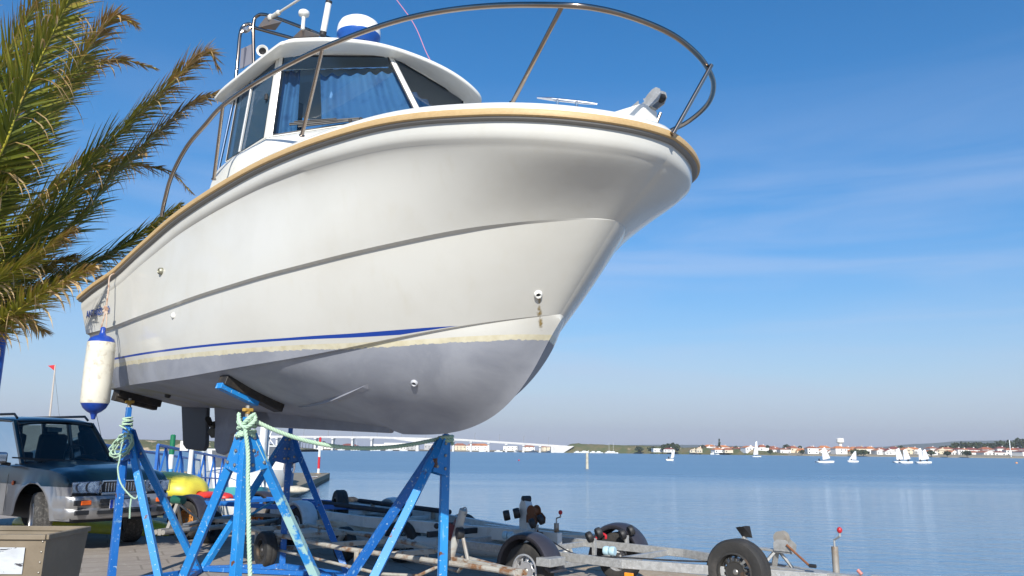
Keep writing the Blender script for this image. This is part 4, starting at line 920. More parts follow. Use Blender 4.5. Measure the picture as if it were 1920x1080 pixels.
# the rest of the crown, out of the frame
for k in range(9):
    a = R_(95+k*24); L_ = rngp.uniform(2.3, 2.9); e = rngp.uniform(.3, 1.1); h = Vector((math.cos(a), math.sin(a)*.9, 0))
    frond(ml, dry, mr, [PC, PC+h*L_*.35+Vector((0, 0, e*.9)), PC+h*L_*.7+Vector((.1, 0, e*1.1)), PC+h*L_+Vector((.3, 0, e*.5))], .5, .2, .7, 70)
BASE_P = Vector((PC.x-.35, PC.y, 0))
for m_ in (ml, mr):
    for i in range(len(m_.v)): m_.v[i] = m_.v[i]-BASE_P
ml.att['dry'] = dry
lo_ = ml.build('crown', M_leaf, palm, ang=0, recalc=False)
mr.build('frond_stems', M_rach, palm, ang=60)
tk = MB(); rows = []
for i in range(60):
    z = i/59*2.75; c = Vector((.35*(z/2.75)**1.5, 0, z)); ring = []
    for j in range(18):
        a = 2*math.pi*j/18; r = lerp(.27, .22, i/59)+.035*(1 if (i+j*(1 if j % 2 else 1)) % 4 < 2 else -.3)+.02*mnoise.noise(Vector((j, i*.3, 0)))+(.10*max(0, z-2.2))
        ring.append(c+Vector((math.cos(a)*r, math.sin(a)*r, 0)))
    rows.append(ring)
tk.grid(rows, closed=True); tk.build('trunk', mat('palm_bark', (.16, .11, .07), .9, col2=(.26, .19, .12), nscale=8, bump=.6, bscale=25), palm, ang=20)
# ------------------------------------------------------------------ dark green and silver pick-up / 4x4
ca = R_(-35.5)
CO = Vector((-5.72, 11.27, 0))      # ground point under the middle of the front axle
car = empty('parked_car', CO, ca,  label='dark green and silver four-wheel-drive car parked facing right behind the stern stand', cat='car')
paint = mat('car_green', (.003, .012, .016), .30, .0, col2=(.006, .016, .022), nscale=1.2, coat=.6, rvar=.06)
silver = mat('car_silver', (.30, .30, .31), .30, .55, col2=(.25, .245, .24), nscale=2, coat=.5)
blk = mat('car_black_trim', (.02, .02, .022), .5)
car.scale = (1.03, .84, .99)
tyre_m = mat('tyre_rubber', (.028, .027, .026), .75, col2=(.055, .05, .045), nscale=7, bump=.3, bscale=40)
car_glass = glass('car_glass', (.62, .74, .76), .01, .06)
chrome_c = mat('car_chrome', (.65, .65, .66), .12, 1.0)
W2c = .86; RW = .365; WB = 2.72
def zh(x):  # bonnet / belt height along the car (x=0 front axle, + forward)
    return interp(x, [-4.0, -1.2, -.55, .3, .55, .66, .74], [1.06, 1.06, 1.08, 1.035, .99, .93, .84])
def zlow(x):
    z = .40
    for ax in (0, -WB):
        d = abs(x-ax)
        if d < .47: z = max(z, RW+math.sqrt(max(0, .47**2-d*d))*1.02)
    return min(z, .84)
def hw_(x): return W2c*interp(x, [-4.05, -3.8, .2, .5, .68, .76], [.93, 1, 1, .985, .95, .88])
def flare(x, z):
    f = 0
    for ax in (0, -WB):
        d = math.hypot(x-ax, z-RW)
        f = max(f, .055*math.exp(-((d-.50)/.07)**2))
    return f
xs_ = [(.75-i*.045) for i in range(int((.75+4.0)/.045)+1)]
body = MB(); rowsL = []
ZF = [0, .12, .25, .4, .52]
for x in xs_:
    w_ = hw_(x); zl = zlow(x); h = zh(x); row = []
    zs = [lerp(zl, .80, t) for t in (0, .25, .5, .75, 1.0)] if zl < .8 else [zl, zl+.002, zl+.004, zl+.006, zl+.008]
    for z in zs: row.append((w_*(.985+.015*min(1, (z-.4)/.3))+flare(x, z), z))
    row.append((w_*1.0+flare(x, .81)*.9, max(.815, zs[-1]+.012))); row.append((w_*.998+flare(x, .84)*.5, max(.85, zs[-1]+.03)))
    row.append((w_*.99, lerp(max(.85, zs[-1]+.03), h, .55))); row.append((w_*.965, lerp(.85, h, .88))); row.append((w_*.93, h-.012)); row.append((w_*.88, h+.004))
    row.append((w_*.72, h+.022)); row.append((w_*.60, h+.018)); row.append((w_*.52, h+.040)); row.append((w_*.3, h+.048)); row.append((0, h+.05))
    rowsL.append([Vector((x, y, z)) for y, z in row])
full = [r+[Vector((p.x, -p.y, p.z)) for p in r[:-1][::-1]] for r in rowsL]
nsec = len(full[0])
body.grid(full, mif=lambda i, j: 1 if (j < 5 or j >= nsec-6) else 0)
fr_ = full[0]; body.add(fr_, [list(range(len(fr_)))], 2); fr_ = full[-1]; body.add(fr_, [list(range(len(fr_)))], 0)
body.build('body', [paint, silver, blk], car, ang=32)
# wheel arch liners and floor
lin = MB(); lin.box((-1.6, 0, .52), (4.6, 1.35, .30)); lin.box((-1.6, 0, .9), (4.4, 1.3, .08)); lin.build('underbody', blk, car, ang=0)
# greenhouse: pillars, roof and glass
WSb = [(-.62, -.74, 1.085), (-.62, .74, 1.085)]; bx_ = -.60; tx_ = -1.22; rx_ = -3.2
def gh(y): return y
pt = lambda x, y, z: Vector((x, y, z))
def pillar(a, b, w=.055, m=paint, nm='pillar'):
    q = MB(); q.beam(a, b, w, w*.8, Vector((1, 0, .3)) if abs((Vector(b)-Vector(a)).x) < .3 else Vector((0, 1, 0))); return q.build(nm, m, car, bevel=.012)
for s in (1, -1):
    pillar(pt(bx_-.02, .765*s, 1.06), pt(tx_, .655*s, 1.66), .065)
    pillar(pt(-1.88, .80*s, 1.05), pt(-1.92, .665*s, 1.69), .075)
    pillar(pt(-2.75, .80*s, 1.05), pt(-2.72, .665*s, 1.69), .075)
    pillar(pt(-3.75, .78*s, 1.05), pt(-3.55, .65*s, 1.66), .09)
rf2 = MB(); rows = []
for x, z, w_ in ((-1.14, 1.655, .63), (-1.2, 1.69, .655), (-1.34, 1.718, .668), (-1.8, 1.742, .675), (-2.5, 1.745, .675), (-3.2, 1.732, .67), (-3.55, 1.70, .655), (-3.64, 1.66, .64)):
    rows.append([pt(x, w_*k/10*1.0, z-.045*abs(k/10)**3.5+.0) for k in range(-10, 11)])
rf2.grid(rows); rf2.build('roof', paint, car, ang=40, solid=.035)
ws = MB(); rows = []
for i in range(9):
    t = i/8; rows.append([pt(lerp(bx_, tx_+.03, t)+.10*(1-(k/8)**2)*(1-.4*t), lerp(.735, .63, t)*k/8, lerp(1.085, 1.665, t)) for k in range(-8, 9)])
ws.grid(rows); ws.build('windscreen', car_glass, car, ang=60, recalc=False)
sl = MB(); sl.tube([p+Vector((.012, 0, .006)) for p in rows[0]]+[rows[i][-1]+Vector((.01, 0, .01)) for i in range(1, 9)]+[p+Vector((.01, 0, .01)) for p in rows[-1][::-1]]+[rows[i][0]+Vector((.01, 0, .01)) for i in range(7, 0, -1)], .009, 6, closed=True); sl.build('windscreen_seal', chrome_c if False else blk, car)
for s in (1, -1):
    for a, b in ((-.66, -1.85), (-1.93, -2.70), (-2.80, -3.68)):
        g_ = MB(); ta = max(a, tx_-.02) if a > tx_ else a
        g_.add([pt(a, .78*s, 1.06), pt(b, .795*s, 1.06), pt(max(b, -3.55), .663*s, 1.67), pt(min(a, tx_-.02), .66*s, 1.66)], [(0, 1, 2, 3)]); g_.build('side_glass', car_glass, car, ang=0, recalc=False)
g_ = MB(); g_.add([pt(-3.78, -.72, 1.08), pt(-3.78, .72, 1.08), pt(-3.62, .62, 1.65), pt(-3.62, -.62, 1.65)], [(0, 1, 2, 3)]); g_.build('rear_glass', car_glass, car, ang=0, recalc=False)
# interior
seat_m = mat('car_seat', (.03, .035, .045), .9)
for s in (.36, -.36):
    q = MB(); q.box((-1.55, s, .95), (.52, .50, .16)); q.box((-1.86, s, 1.22), (.14, .48, .58), Matrix.Rotation(.18, 3, 'Y')); q.build('seat', seat_m, car, bevel=.05)
    q = MB(); q.box((-1.93, s, 1.53), (.09, .27, .17)); q.build('headrest', seat_m, car, bevel=.04)
q = MB(); q.box((-2.85, 0, 1.0), (.16, 1.2, .45)); q.build('rear_seat', seat_m, car, bevel=.05)
q = MB(); q.box((-.80, 0, 1.06), (.5, 1.4, .10)); q.sphere((-.80, .36, 1.11), .19, sc=(1, 1, .5)); q.build('dashboard', seat_m, car, bevel=.02)
q = MB(); q.tube([Vector((-1.12, .36+math.cos(a)*.19, 1.17+math.sin(a)*.17)) for a in [i*math.pi/8 for i in range(16)]], .013, 6, closed=True); q.build('steering_wheel', blk, car)
q = MB(); q.box((-1.18, 0, 1.56), (.02, .24, .065)); q.build('rear_view_mirror', mat('mirror_back', (.25, .25, .22), .5), car, bevel=.008)
for s in (1, -1):
    q = MB(); a = pt(-.50, .45*s+.1, 1.108); q.beam(a, pt(-.60, .45*s-.38, 1.155), .016, .014); q.beam(pt(-.53, .2*s+.2, 1.12), pt(-.62, .45*s-.48, 1.165), .009, .02); q.build('wiper', blk, car)
# front: grille, lamps, bumper, plate
q = MB(); q.box((.735, 0, .80), (.05, .66, .155)); q.build('grille_mesh', blk, car, bevel=.01)
for k in range(13):
    if k == 6: continue
    q = MB(); y = -.27+k*.045; q.box((.765, y, .805), (.014, .013, .115)); q.build('grille_bar', chrome_c, car, bevel=.003)
q = MB(); q.beam((.765, -.34, .725), (.765, .34, .725), .05, .035); q.beam((.755, -.33, .885), (.755, .33, .885), .035, .022)
for s in (1, -1): q.beam((.755, .33*s, .885), (.765, .40*s, .72), .05, .03)
q.build('grille_surround', chrome_c, car, bevel=.006)
lens = glass('lamp_lens', (.92, .94, .96), .02, .05); refl = mat('lamp_reflector', (.75, .77, .80), .10, 1.0, col2=(.4, .45, .55), nscale=14, n0=.45, n1=.55)
orange = mat('orange_lens', (.72, .12, .015), .25); 
for s in (1, -1):
    q = MB(); q.prism([(.757, .37*s, .735), (.757, .77*s, .745), (.757, .78*s, .875), (.757, .37*s, .885)], (.012, 0, 0)); q.build('headlight_reflector', refl, car, ang=0, bevel=.004)
    h_ = MB(); h_.prism([(.785, .36*s, .728), (.775, .785*s, .735), (.765, .795*s, .885), (.785, .36*s, .90)], (.03, -.006*s, 0)); hl = h_.build('headlight', lens, car, bevel=.012)
    for yb, rb3 in ((.50, .068), (.66, .055)):
        b_ = MB(); b_.lathe([(.02, 0), (rb3*.75, .015), (rb3, .035)], (.762, yb*s, .812), (.6, 0, 0), 20); b_.sphere((.78, yb*s, .812), .016); b_.build('headlight_bulb', refl, hl, ang=50)
bp2 = MB(); rows = []
for k in range(33):
    a = -1+k/16; y = W2c*1.02*a; e = abs(a)**5; x = .86-.20*e; 
    if abs(a) >= .999: x = .50
    rows.append([pt(x-.12, y*.98, .70), pt(x-.02, y, .705), pt(x, y, .68), pt(x, y, .60), pt(x-.015, y, .56), pt(x+.008, y, .535), pt(x+.008, y, .47), pt(x-.03, y, .42), pt(x-.14, y*.97, .40)])
bp2.grid(rows); bp2.build('bumper', silver, car, ang=40)
q = MB(); q.box((.868, 0, .64), (.02, .78, .05)); q.box((.868, 0, .585), (.02, .80, .03)); q.build('bumper_intake', blk, car, bevel=.004)
for z in (.50,): q = MB(); q.box((.872, 0, z), (.016, .86, .045)); q.build('bumper_intake', blk, car, bevel=.004)
for s in (1, -1):
    q = MB(); q.box((.840, .63*s, .625), (.03, .30, .065), Matrix.Rotation(-.14*s, 3, 'Z')); q.build('lamp_recess', blk, car, bevel=.006)
    q = MB(); q.box((.850, .60*s, .625), (.03, .16, .055), Matrix.Rotation(-.14*s, 3, 'Z')); q.build('fog_indicator', orange, car, bevel=.006)
    q = MB(); q.box((.848, .63*s, .505), (.03, .26, .055), Matrix.Rotation(-.14*s, 3, 'Z')); q.build('bumper_slot', blk, car, bevel=.006)
    q = MB(); q.sphere((-.62, (W2c+.012)*s, .83), .033, sc=(1, .4, 1)); q.build('side_repeater', orange, car)
    q = MB(); q.box((-.86, (W2c+.14)*s, 1.16), (.12, .22, .155)); q.build('wing_mirror', mat('mirror_chrome', (.55, .56, .58), .25, .9), car, bevel=.035)
    q = MB(); q.beam((-.86, (W2c-.04)*s, 1.07), (-.86, (W2c+.10)*s, 1.09), .05, .045); q.build('mirror_arm', blk, car, bevel=.01)
    q = MB(); q.tube([pt(-1.25, .60*s, 1.715), pt(-1.35, .60*s, 1.775), pt(-3.2, .60*s, 1.785), pt(-3.35, .60*s, 1.735)], .018, 8); q.build('roof_rail', blk, car)
pl_ = MB(); pl_.box((.885, .0, .60), (.012, .52, .11)); npl = pl_.build('number_plate', mat('plate_white', (.55, .58, .66), .4), car, bevel=.003)
q = MB(); q.box((.893, -.235, .60), (.004, .04, .105)); q.build('plate_band', mat('plate_blue', (.01, .05, .42), .4), npl, ang=0)
q = MB(); q.tube([pt(-.75, .70, 1.12), pt(-.9, .70, 1.35), pt(-1.3, .72, 1.95)], .004, 5); q.build('aerial', blk, car)
# panel gaps
for x in (-.80, -1.90, -2.75):
    for s in (1, -1):
        q = MB(); q.tube([pt(x, (hw_(x)+.0035)*s, z) for z in (.45, .6, .8, .9)]+[pt(x, hw_(x)*.967*s, 1.03)], .0035, 4); q.build('door_gap', blk, car)
def wheel(parent, loc, r, w, rim_m, side=1, rimr=.58, holes=8, hub=True, name='wheel', dish=.02, axis=(0, 1, 0), tm=None, hole_m=None):
    """axis points out of the visible face"""
    a = Vector(axis).normalized(); c = Vector(loc); t = MB(); h = w/2
    t.lathe([(r*rimr, -h*.8), (r*.80, -h), (r*.93, -h*.95), (r, -h*.66), (r, -h*.1), (r*.985, 0), (r, h*.1), (r, h*.66), (r*.93, h*.95), (r*.80, h), (r*(rimr+.03), h*.86), (r*rimr, h*.7)], c, a, 40, caps=False)
    wo_ = t.build(name, tm or tyre_m, parent, ang=40)
    m = MB(); d = h*.7
    m.lathe([(r*rimr, -d), (r*rimr, d*.6), (r*(rimr+.02), h*.88), (r*(rimr-.03), h*.92), (r*(rimr-.05), h*.62), (r*rimr*.87, h*.40)], c, a, 48)
    m.v = m.v; m.f = [f for f in m.f if len(f) == 4]; m.m = m.m[:len(m.f)]
    _, sd, u = frame(a); ro_ = r*rimr
    rad = [(.87, .40), (.82, .42), (.70, .50), (.58, .58), (.50, .62)]; ns = holes*6; o_ = len(m.v)
    for rr_f, hh_ in rad:
        for j in range(ns):
            an_ = 2*math.pi*j/ns; m.v.append(c+a*h*hh_+(u*math.cos(an_)+sd*math.sin(an_))*ro_*rr_f)
    for i in range(len(rad)-1):
        for j in range(ns):
            if i in (1, 2) and j % 6 in (1, 2, 3): continue
            m.f.append([o_+i*ns+j, o_+(i+1)*ns+j, o_+(i+1)*ns+(j+1) % ns, o_+i*ns+(j+1) % ns]); m.m.append(0)
    m.lathe([(ro_*.50, h*.62), (ro_*.34, h*.62), (ro_*.30, h*.44), (0, h*.42)], c, a, 30)
    rm = m.build('rim', rim_m, wo_, ang=30, solid=.004)
    if hub: q = MB(); q.lathe([(r*rimr*.26, 0), (r*rimr*.24, h*.12), (r*rimr*.12, h*.3), (0, h*.32)], c+a*h*.42, a, 16); q.build('hub', bolt_m, rm)
    return wo_
rim_s = mat('alloy_rim', (.45, .45, .46), .35, .7)
tread = mat('tyre_tread', (.035, .034, .033), .8, col2=(.09, .085, .08), nscale=30, n0=.5, n1=.6, bump=.8, bscale=60)
for ax in (0, -WB):
    for s in (1, -1): wheel(car, (ax, .74*s, RW), RW, .25, rim_s, axis=(.42*s if ax == 0 else 0, s, 0), holes=6, tm=tread)

# ------------------------------------------------------------------ metal bin in the corner
b0 = at(172, 990, 6.3)
binm = mat('bin_metal', (.18, .145, .10), .6, .12, col2=(.24, .195, .14), nscale=3, n0=.4, n1=.7, col3=(.16, .11, .07), n3scale=7, n30=.62, n31=.75, bump=.15, bscale=20)
bn_ = empty('metal_bin', (-3.25, 6.15, 0), R_(2), label='open rusty metal bin with a scuffed white sticker in front of the dark car', cat='bin')
HB = b0.z; wx, wy = 1.5, .62
def lw(z): return lerp(.80, 1, z/HB)
def brow(z, o=0): k = lw(z); return [Vector((0-(1-k)*.22+o, -wy*k*.5-o+.0, z)), Vector((0-(1-k)*.22+o, wy*k*.5+o, z)), Vector((-wx+(1-k)*.1-o, wy*k*.5+o, z)), Vector((-wx+(1-k)*.1-o, -wy*k*.5-o, z))]
q = MB(); q.grid([brow(.02), brow(.3), brow(HB-.03)], closed=True); q.grid([brow(.05, -.006), brow(HB-.03, -.006)], closed=True); q.add(brow(.02), [(0, 1, 2, 3)]); q.add(brow(.06, -.006), [(0, 1, 2, 3)]); q.build('body', binm, bn_, ang=20)
q = MB(); r_ = brow(HB-.02)
for k in range(4): q.beam(r_[k], r_[(k+1) % 4], .035, .035)
q.build('rim', binm, bn_, bevel=.004)
stk = mat('sticker_white', (.52, .55, .58), .5, col2=(.40, .42, .45), nscale=3, col3=(.05, .05, .06), n3scale=7, n30=.62, n31=.64, stretch=(1, 1, 3))
p1 = brow(HB-.09)[0]+Vector((-.13, -.012, 0)); p2 = brow(HB-.09)[3]+Vector((.1, -.012, 0)); p3 = brow(HB-.27)[3]+Vector((.1, -.006, 0)); p4 = brow(HB-.27)[0]+Vector((-.13, -.006, 0))
q = MB(); q.add([p1, p2, p3, p4], [(0, 1, 2, 3)]); q.build('sticker', stk, bn_, ang=0, solid=.002)
for k in range(6):
    q = MB(); z = HB-.05-.07*k; q.sphere(brow(z)[0]+Vector((-.02, -.003, 0)), .007, n=8); q.build('rivet', bolt_m, bn_)
# ------------------------------------------------------------------ boat trailers along the quay edge
rusty_white = mat('rusty_white_paint', (.42, .40, .35), .65, col2=(.30, .27, .22), nscale=5, col3=(.22, .11, .05), n3scale=7, n30=.52, n31=.64, bump=.1)
rust_galv = mat('weathered_galvanised', (.34, .32, .29), .6, .4, col2=(.27, .22, .17), nscale=6, col3=(.22, .13, .07), n3scale=9, n30=.6, n31=.7, bump=.1)
tr_blue = mat('trailer_blue', (.02, .15, .50), .45, col2=(.04, .2, .5), nscale=6)
mud_blk = mat('mudguard_black', (.035, .034, .045), .42, col2=(.055, .053, .06), nscale=6)
mud_wht = mat('mudguard_white', (.62, .62, .62), .4, col2=(.5, .5, .48), nscale=8)
rim_g = mat('rim_grey', (.55, .55, .56), .35, .6, col2=(.45, .44, .42), nscale=9)
rim_k = mat('rim_black', (.035, .033, .03), .5, col2=(.14, .075, .03), nscale=8, n0=.55, n1=.75)
rim_o = mat('rim_orange_rust', (.50, .20, .04), .6, col2=(.22, .08, .03), nscale=10)
rust = mat('deep_rust', (.20, .075, .03), .8, col2=(.12, .05, .025), nscale=14, bump=.3)
red_k = mat('red_knob', (.45, .02, .03), .4); roll_b = mat('pale_blue_roller', (.42, .60, .68), .4)
white_m = mat('trailer_white', (.66, .66, .64), .45, col2=(.52, .50, .46), nscale=7, col3=(.3, .2, .1), n3scale=15, n30=.68, n31=.74)
def roller_pair(parent, p, axis, r=.048, L=.05, m=rubber, gap=.055):
    a = Vector(axis).normalized()
    for s in (-1, 1):
        q = MB(); q.lathe([(r*.35, -L/2), (r*.9, -L/2), (r, -L*.3), (r, L*.3), (r*.9, L/2), (r*.35, L/2)], Vector(p)+a*s*gap, a, 18); q.build('keel_roller', m, parent, ang=40)
def mudguard(parent, c, r, w, m, a0=8, a1=172, sty=.0):
    rows = []; n = 22; prof_ = [(-w/2, -.05), (-w/2-.004, -.012), (-w/2+.02, .0), (0, .008), (w/2-.02, 0), (w/2+.004, -.012), (w/2, -.05)]
    for i in range(n+1):
        a = R_(lerp(a0, a1, i/n)); rows.append([Vector(c)+Vector((math.cos(a)*(r+h), y, math.sin(a)*(r+h))) for y, h in prof_])
    e0 = [p+Vector((.05, 0, -.03)) for p in rows[0]]; e1 = [p+Vector((-.03, 0, -.10)) for p in rows[-1]]
    q = MB(); q.grid([e0]+rows+[e1]); return q.build('mudguard', m, parent, ang=50, solid=.006)
def trailer(O, deg, label, metal, track=1.44, back=-1.5, split=.9, nose=3.0, z=.37, hwid=.52, r=.245, mg=None, rim=rim_g, crosses=(-1.3, -.3, .7), bh=.075, bw=.045, tubes=False, wheels=True, merge=.05, name='boat_trailer', tw=.16, holes=9):
    o = empty(name, (O[0], O[1], 0), R_(deg), label, 'boat trailer', 'boat trailers parked along the quay edge')
    for s in (1, -1):
        q = MB()
        if tubes:
            q.tube([Vector((back, hwid*s, z)), Vector((split, hwid*s, z)), Vector((nose*.93, merge*s, z)), Vector((nose, merge*s, z))], bh*.42, 10)
        else:
            q.beam((back, hwid*s, z), (split, hwid*s, z), bw, bh); q.beam((split-.01, hwid*s, z), (nose*.9, merge*s, z), bw, bh)
        q.build('chassis_rail', metal, o, bevel=0 if tubes else .004)
    q = MB(); q.beam((nose*.72, 0, z), (nose, 0, z), .045 if tubes else .07, bh*1.05); q.build('drawbar', metal, o, bevel=.005)
    for x in crosses:
        q = MB(); y = hwid if x < split else lerp(hwid, merge, (x-split)/(nose*.9-split)); q.beam((x, -y, z-.01), (x, y, z-.01), .05, .05); q.build('cross_member', metal, o, bevel=.004)
    if wheels:
        q = MB(); q.beam((0, -track/2+.05, r), (0, track/2-.05, r), .05, .05)
        for s in (1, -1): q.beam((.0, (track/2-.1)*s, r), (.12, hwid*s, z-.04), .05, .05)
        q.build('axle', metal, o, bevel=.004)
        for s in (1, -1):
            wheel(o, (0, s*track/2, r), r, tw, rim, axis=(0, s, 0), holes=holes)
            if mg: mudguard(o, (0, s*track/2, r+.01), r+.075, tw+.05, mg)
    return o
def crank(parent, p, h, d=(.06, 0, .03), knob=red_k, r=.026, m=None, base=.0):
    q = MB(); p = Vector(p); q.tube([p+Vector((0, 0, base-h)), p], r, 14); q.build('jockey_post', m or rust_galv, parent)
    q = MB(); e = p+Vector((0, 0, .05)); q.tube([p, e, e+Vector(d), e+Vector(d)+Vector((0, 0, .035))], .008, 8); q.build('crank', m or galv, parent)
    q = MB(); q.sphere(e+Vector(d)+Vector((0, 0, .045)), .022, n=10, sc=(1, 1, 1.1)); q.build('crank_knob', knob, parent)
def winch(parent, p, m=galv, s=1.0, drum=None, hdl=(.18, -.03, -.13), hm=None):
    p = Vector(p)
    for sgn in (-1, 1):
        q = MB(); q.prism([p+Vector(v)*s for v in ((-.07, sgn*.045, 0), (.07, sgn*.045, 0), (.075, sgn*.045, .05), (.03, sgn*.045, .085), (-.04, sgn*.045, .085), (-.07, sgn*.045, .06))], (0, .005, 0)); q.build('winch_plate', m, parent, ang=0)
    q = MB(); q.lathe([(.052*s, -.036*s), (.052*s, -.030*s), (.03*s, -.028*s), (.034*s, 0), (.03*s, .028*s), (.052*s, .030*s), (.052*s, .036*s)], p+Vector((-.02, 0, .095))*s, (0, 1, 0), 24); q.build('winch_drum', drum or rust_galv, parent, ang=30)
    q = MB(); a = p+Vector((.04, -.05, .05))*s; b = a+Vector(hdl)*s; q.tube([a+Vector((0, .04, 0)), a, b], .009*s, 8); q.build('winch_handle', hm or rust, parent)
    q = MB(); q.tube([b, b+Vector((.05, 0, .0))*s], .014*s, 10); q.build('handle_grip', rubber, parent)
# ---- the galvanised one nearest the water, right of the stands
T1 = trailer((.67, 8.22), -42.2, 'galvanised boat trailer with black mudguards and a spare wheel, nearest on the right', galv, mg=mud_blk, nose=2.75, back=-1.45)
def inv(o, w): return Matrix.Rotation(-o.rotation_euler.z, 3, 'Z') @ (Vector(w)-o.location)
def L1(w): return inv(T1, w)
for (px, py, Y, dx) in ((1006, 978, 8.7, 0), (1114, 1003, 7.95, 0), (1175, 998, 8.5, 0), (1143, 1033, 7.7, 1), (953, 1004, 8.7, 1)):
    p = L1(at(px, py, Y)); zc = .40
    q = MB(); q.beam((p.x, p.y, zc-.05), p-Vector((0, 0, .03)), .04, .03, (1, 0, 0)); q.build('roller_bracket', galv, T1, bevel=.003)
    roller_pair(T1, p, (.5, .75, .35) if not dx else (1, .2, 0), r=.052 if not dx else .042, m=roll_b if dx else rubber, gap=.05 if not dx else .03)
q = MB(); q.beam((1.94, -.07, .40), (2.04, 0, .535), .045, .02); q.beam((2.15, .07, .40), (2.07, 0, .535), .045, .02); q.beam((1.99, .07, .40), (2.05, 0, .535), .045, .02); q.build('winch_stand', galv, T1, bevel=.003)
q = MB(); q.beam((1.81, 0, .545), (2.19, 0, .53), .07, .018); q.beam((1.82, 0, .545), (1.76, 0, .62), .05, .03); q.build('winch_arm', galv, T1, bevel=.003)
winch(T1, (2.12, 0, .54), galv, 1.05)
for s in (-1, 1): q = MB(); q.prism([(1.75, 0, .62), (1.72, s*.055, .70), (1.76, s*.06, .71), (1.81, 0, .62)], (.04, 0, .0)); q.build('bow_rest', rubber, T1, ang=0, bevel=.004)
crank(T1, (2.50, .07, .60), .34, (.055, -.02, .035))
q = MB(); q.beam((2.79, 0, .40), (2.99, 0, .40), .06, .05, w2=.045); q.sphere((2.99, 0, .39), .036, n=12); q.build('coupling', galv, T1, bevel=.01)
q = MB(); q.tube([(2.72, 0, .42), (2.69, 0, .45)], .014, 10); q.build('coupling_lever', mat('faded_red', (.5, .17, .14), .5), T1)
wheel(T1, (1.83, -.25, .375), .255, .17, rim_k, axis=(0, -1, 0), holes=14, name='spare_wheel')
q = MB(); q.beam((1.8, -.17, .385), (1.8, .2, .37), .05, .05); q.build('spare_carrier', galv, T1)
q = MB(); q.box((-1.52, -.30, .47), (.05, .17, .15)); q.build('lamp_box', rubber, T1, bevel=.01)
q = MB(); q.beam((-1.50, -.62, .44), (-1.50, .62, .44), .05, .06); q.sphere((-1.5, -.50, .52), .03); q.build('lamp_board', rubber, T1, bevel=.006)
q = MB(); q.box((.32, -.80, .36), (.16, .22, .07)); q.build('step_plate', galv, T1, bevel=.004)
q = MB(); q.box((.98, -.56, .29), (.085, .02, .035)); q.build('side_reflector', mat('amber', (.85, .30, .02), .3), T1, bevel=.004)
q = MB(); q.tube(spline([(-.6, .1, .46), (-.1, -.3, .47), (.4, -.52, .40), (.9, -.5, .42), (1.3, -.36, .42), (1.7, -.2, .43)], 6), .007, 6); q.build('brake_cable', rubber, T1)
hk = L1(at(1122, 1003, 8.35)); q = MB(); q.tube(spline([hk+Vector(v) for v in ((-.05, 0, -.07), (0, 0, 0), (.05, 0, .015), (.09, 0, .0), (.09, 0, -.03))], 5), .012, 8); q.build('red_hook', red_k, T1)
# ---- low rusty tube trailer in front of it
T2 = trailer((-2.35, 9.68), -50.6, 'low rusty white tube trailer with a leaning winch post and small dark wheels', rusty_white, track=.98, back=-.9, split=1.6, nose=3.85, z=.36, hwid=.40, r=.20, rim=rim_k, crosses=(-.8, .2, 1.2, 2.2), tubes=True, bh=.055, holes=4, tw=.13)
for s in (1, -1):
    q = MB(); q.tube([(-.9, .4*s, .20), (2.3, .36*s, .20), (2.7, .22*s, .22), (2.95, .12*s, .34)], .015, 8); q.build('lower_rail', rusty_white, T2)
    for x in (-.5, .8, 1.9):
        q = MB(); q.beam((x, .4*s, .20), (x, .4*s, .36), .03, .03, (1, 0, 0)); q.build('strut', rusty_white, T2)
q = MB(); q.tube([(2.88, 0, .38), (3.06, 0, .80)], .036, 14); q.build('winch_post', mat('post_pale', (.45, .45, .42), .5, col2=(.28, .17, .10), nscale=7, n0=.55, n1=.75), T2)
q = MB(); q.tube([(3.14, 0, .38), (3.02, 0, .66)], .017, 8); q.build('post_brace', rust_galv, T2)
q = MB(); q.tube([Vector((3.08+.032*math.cos(a), 0, .79+.032*math.sin(a))) for a in [i*math.pi/8 for i in range(16)]], .005, 6, closed=True); q.build('ring', galv, T2)
for s in (-1, 1): q = MB(); q.prism([(2.90, 0, .60), (2.80, s*.07, .66), (2.84, s*.075, .72), (2.96, 0, .65)], (.03, 0, -.10)); q.build('bow_rest', mat('dark_red_rubber', (.13, .02, .02), .6), T2, ang=0, bevel=.006)
q = MB(); q.lathe([(.02, -.03), (.05, -.028), (.05, .028), (.02, .03)], (3.04, -.02, .60), (.3, 1, 0), 16); q.build('bow_roller', rubber, T2)
# ---- white trailer with white mudguards behind
T3 = trailer((-2.30, 11.85), -49.0, 'white boat trailer with rounded white mudguards and dark padded bunks', white_m, track=1.5, back=-1.3, split=1.4, nose=4.3, z=.42, hwid=.56, r=.26, mg=mud_wht, bh=.13, bw=.06, crosses=(-1.1, 0, 1.2, 2.4))
dark_pad = mat('bunk_carpet', (.035, .035, .042), .9, col2=(.06, .055, .06), nscale=12)
for s in (1, -1):
    q = MB(); q.tube([(-.3, .34*s, .56), (2.0, .30*s, .54)], .032, 12); q.build('padded_bunk', dark_pad, T3)
    for x in (.1, 1.6): q = MB(); q.beam((x, .33*s, .42), (x, .33*s, .54), .05, .04, (1, 0, 0)); q.build('bunk_bracket', rust_galv, T3)
wheel(T3, inv(T3, at(637, 952, 11.9)), .25, .16, rim_k, axis=(-.3, -1, 0), holes=8, name='spare_wheel')
q = MB(); q.prism([(3.72, -.05, .46), (3.86, -.05, .46), (3.83, -.05, .74), (3.80, -.05, .79), (3.75, -.05, .79), (3.72, -.05, .74)], (0, .10, 0)); q.build('winch_post', white_m, T3, ang=0, bevel=.006)
q = MB(); q.lathe([(.02, -.05), (.035, -.045), (.035, .045), (.02, .05)], (3.78, 0, .80), (.2, 1, 0), 16); q.build('bow_roller', rubber, T3)
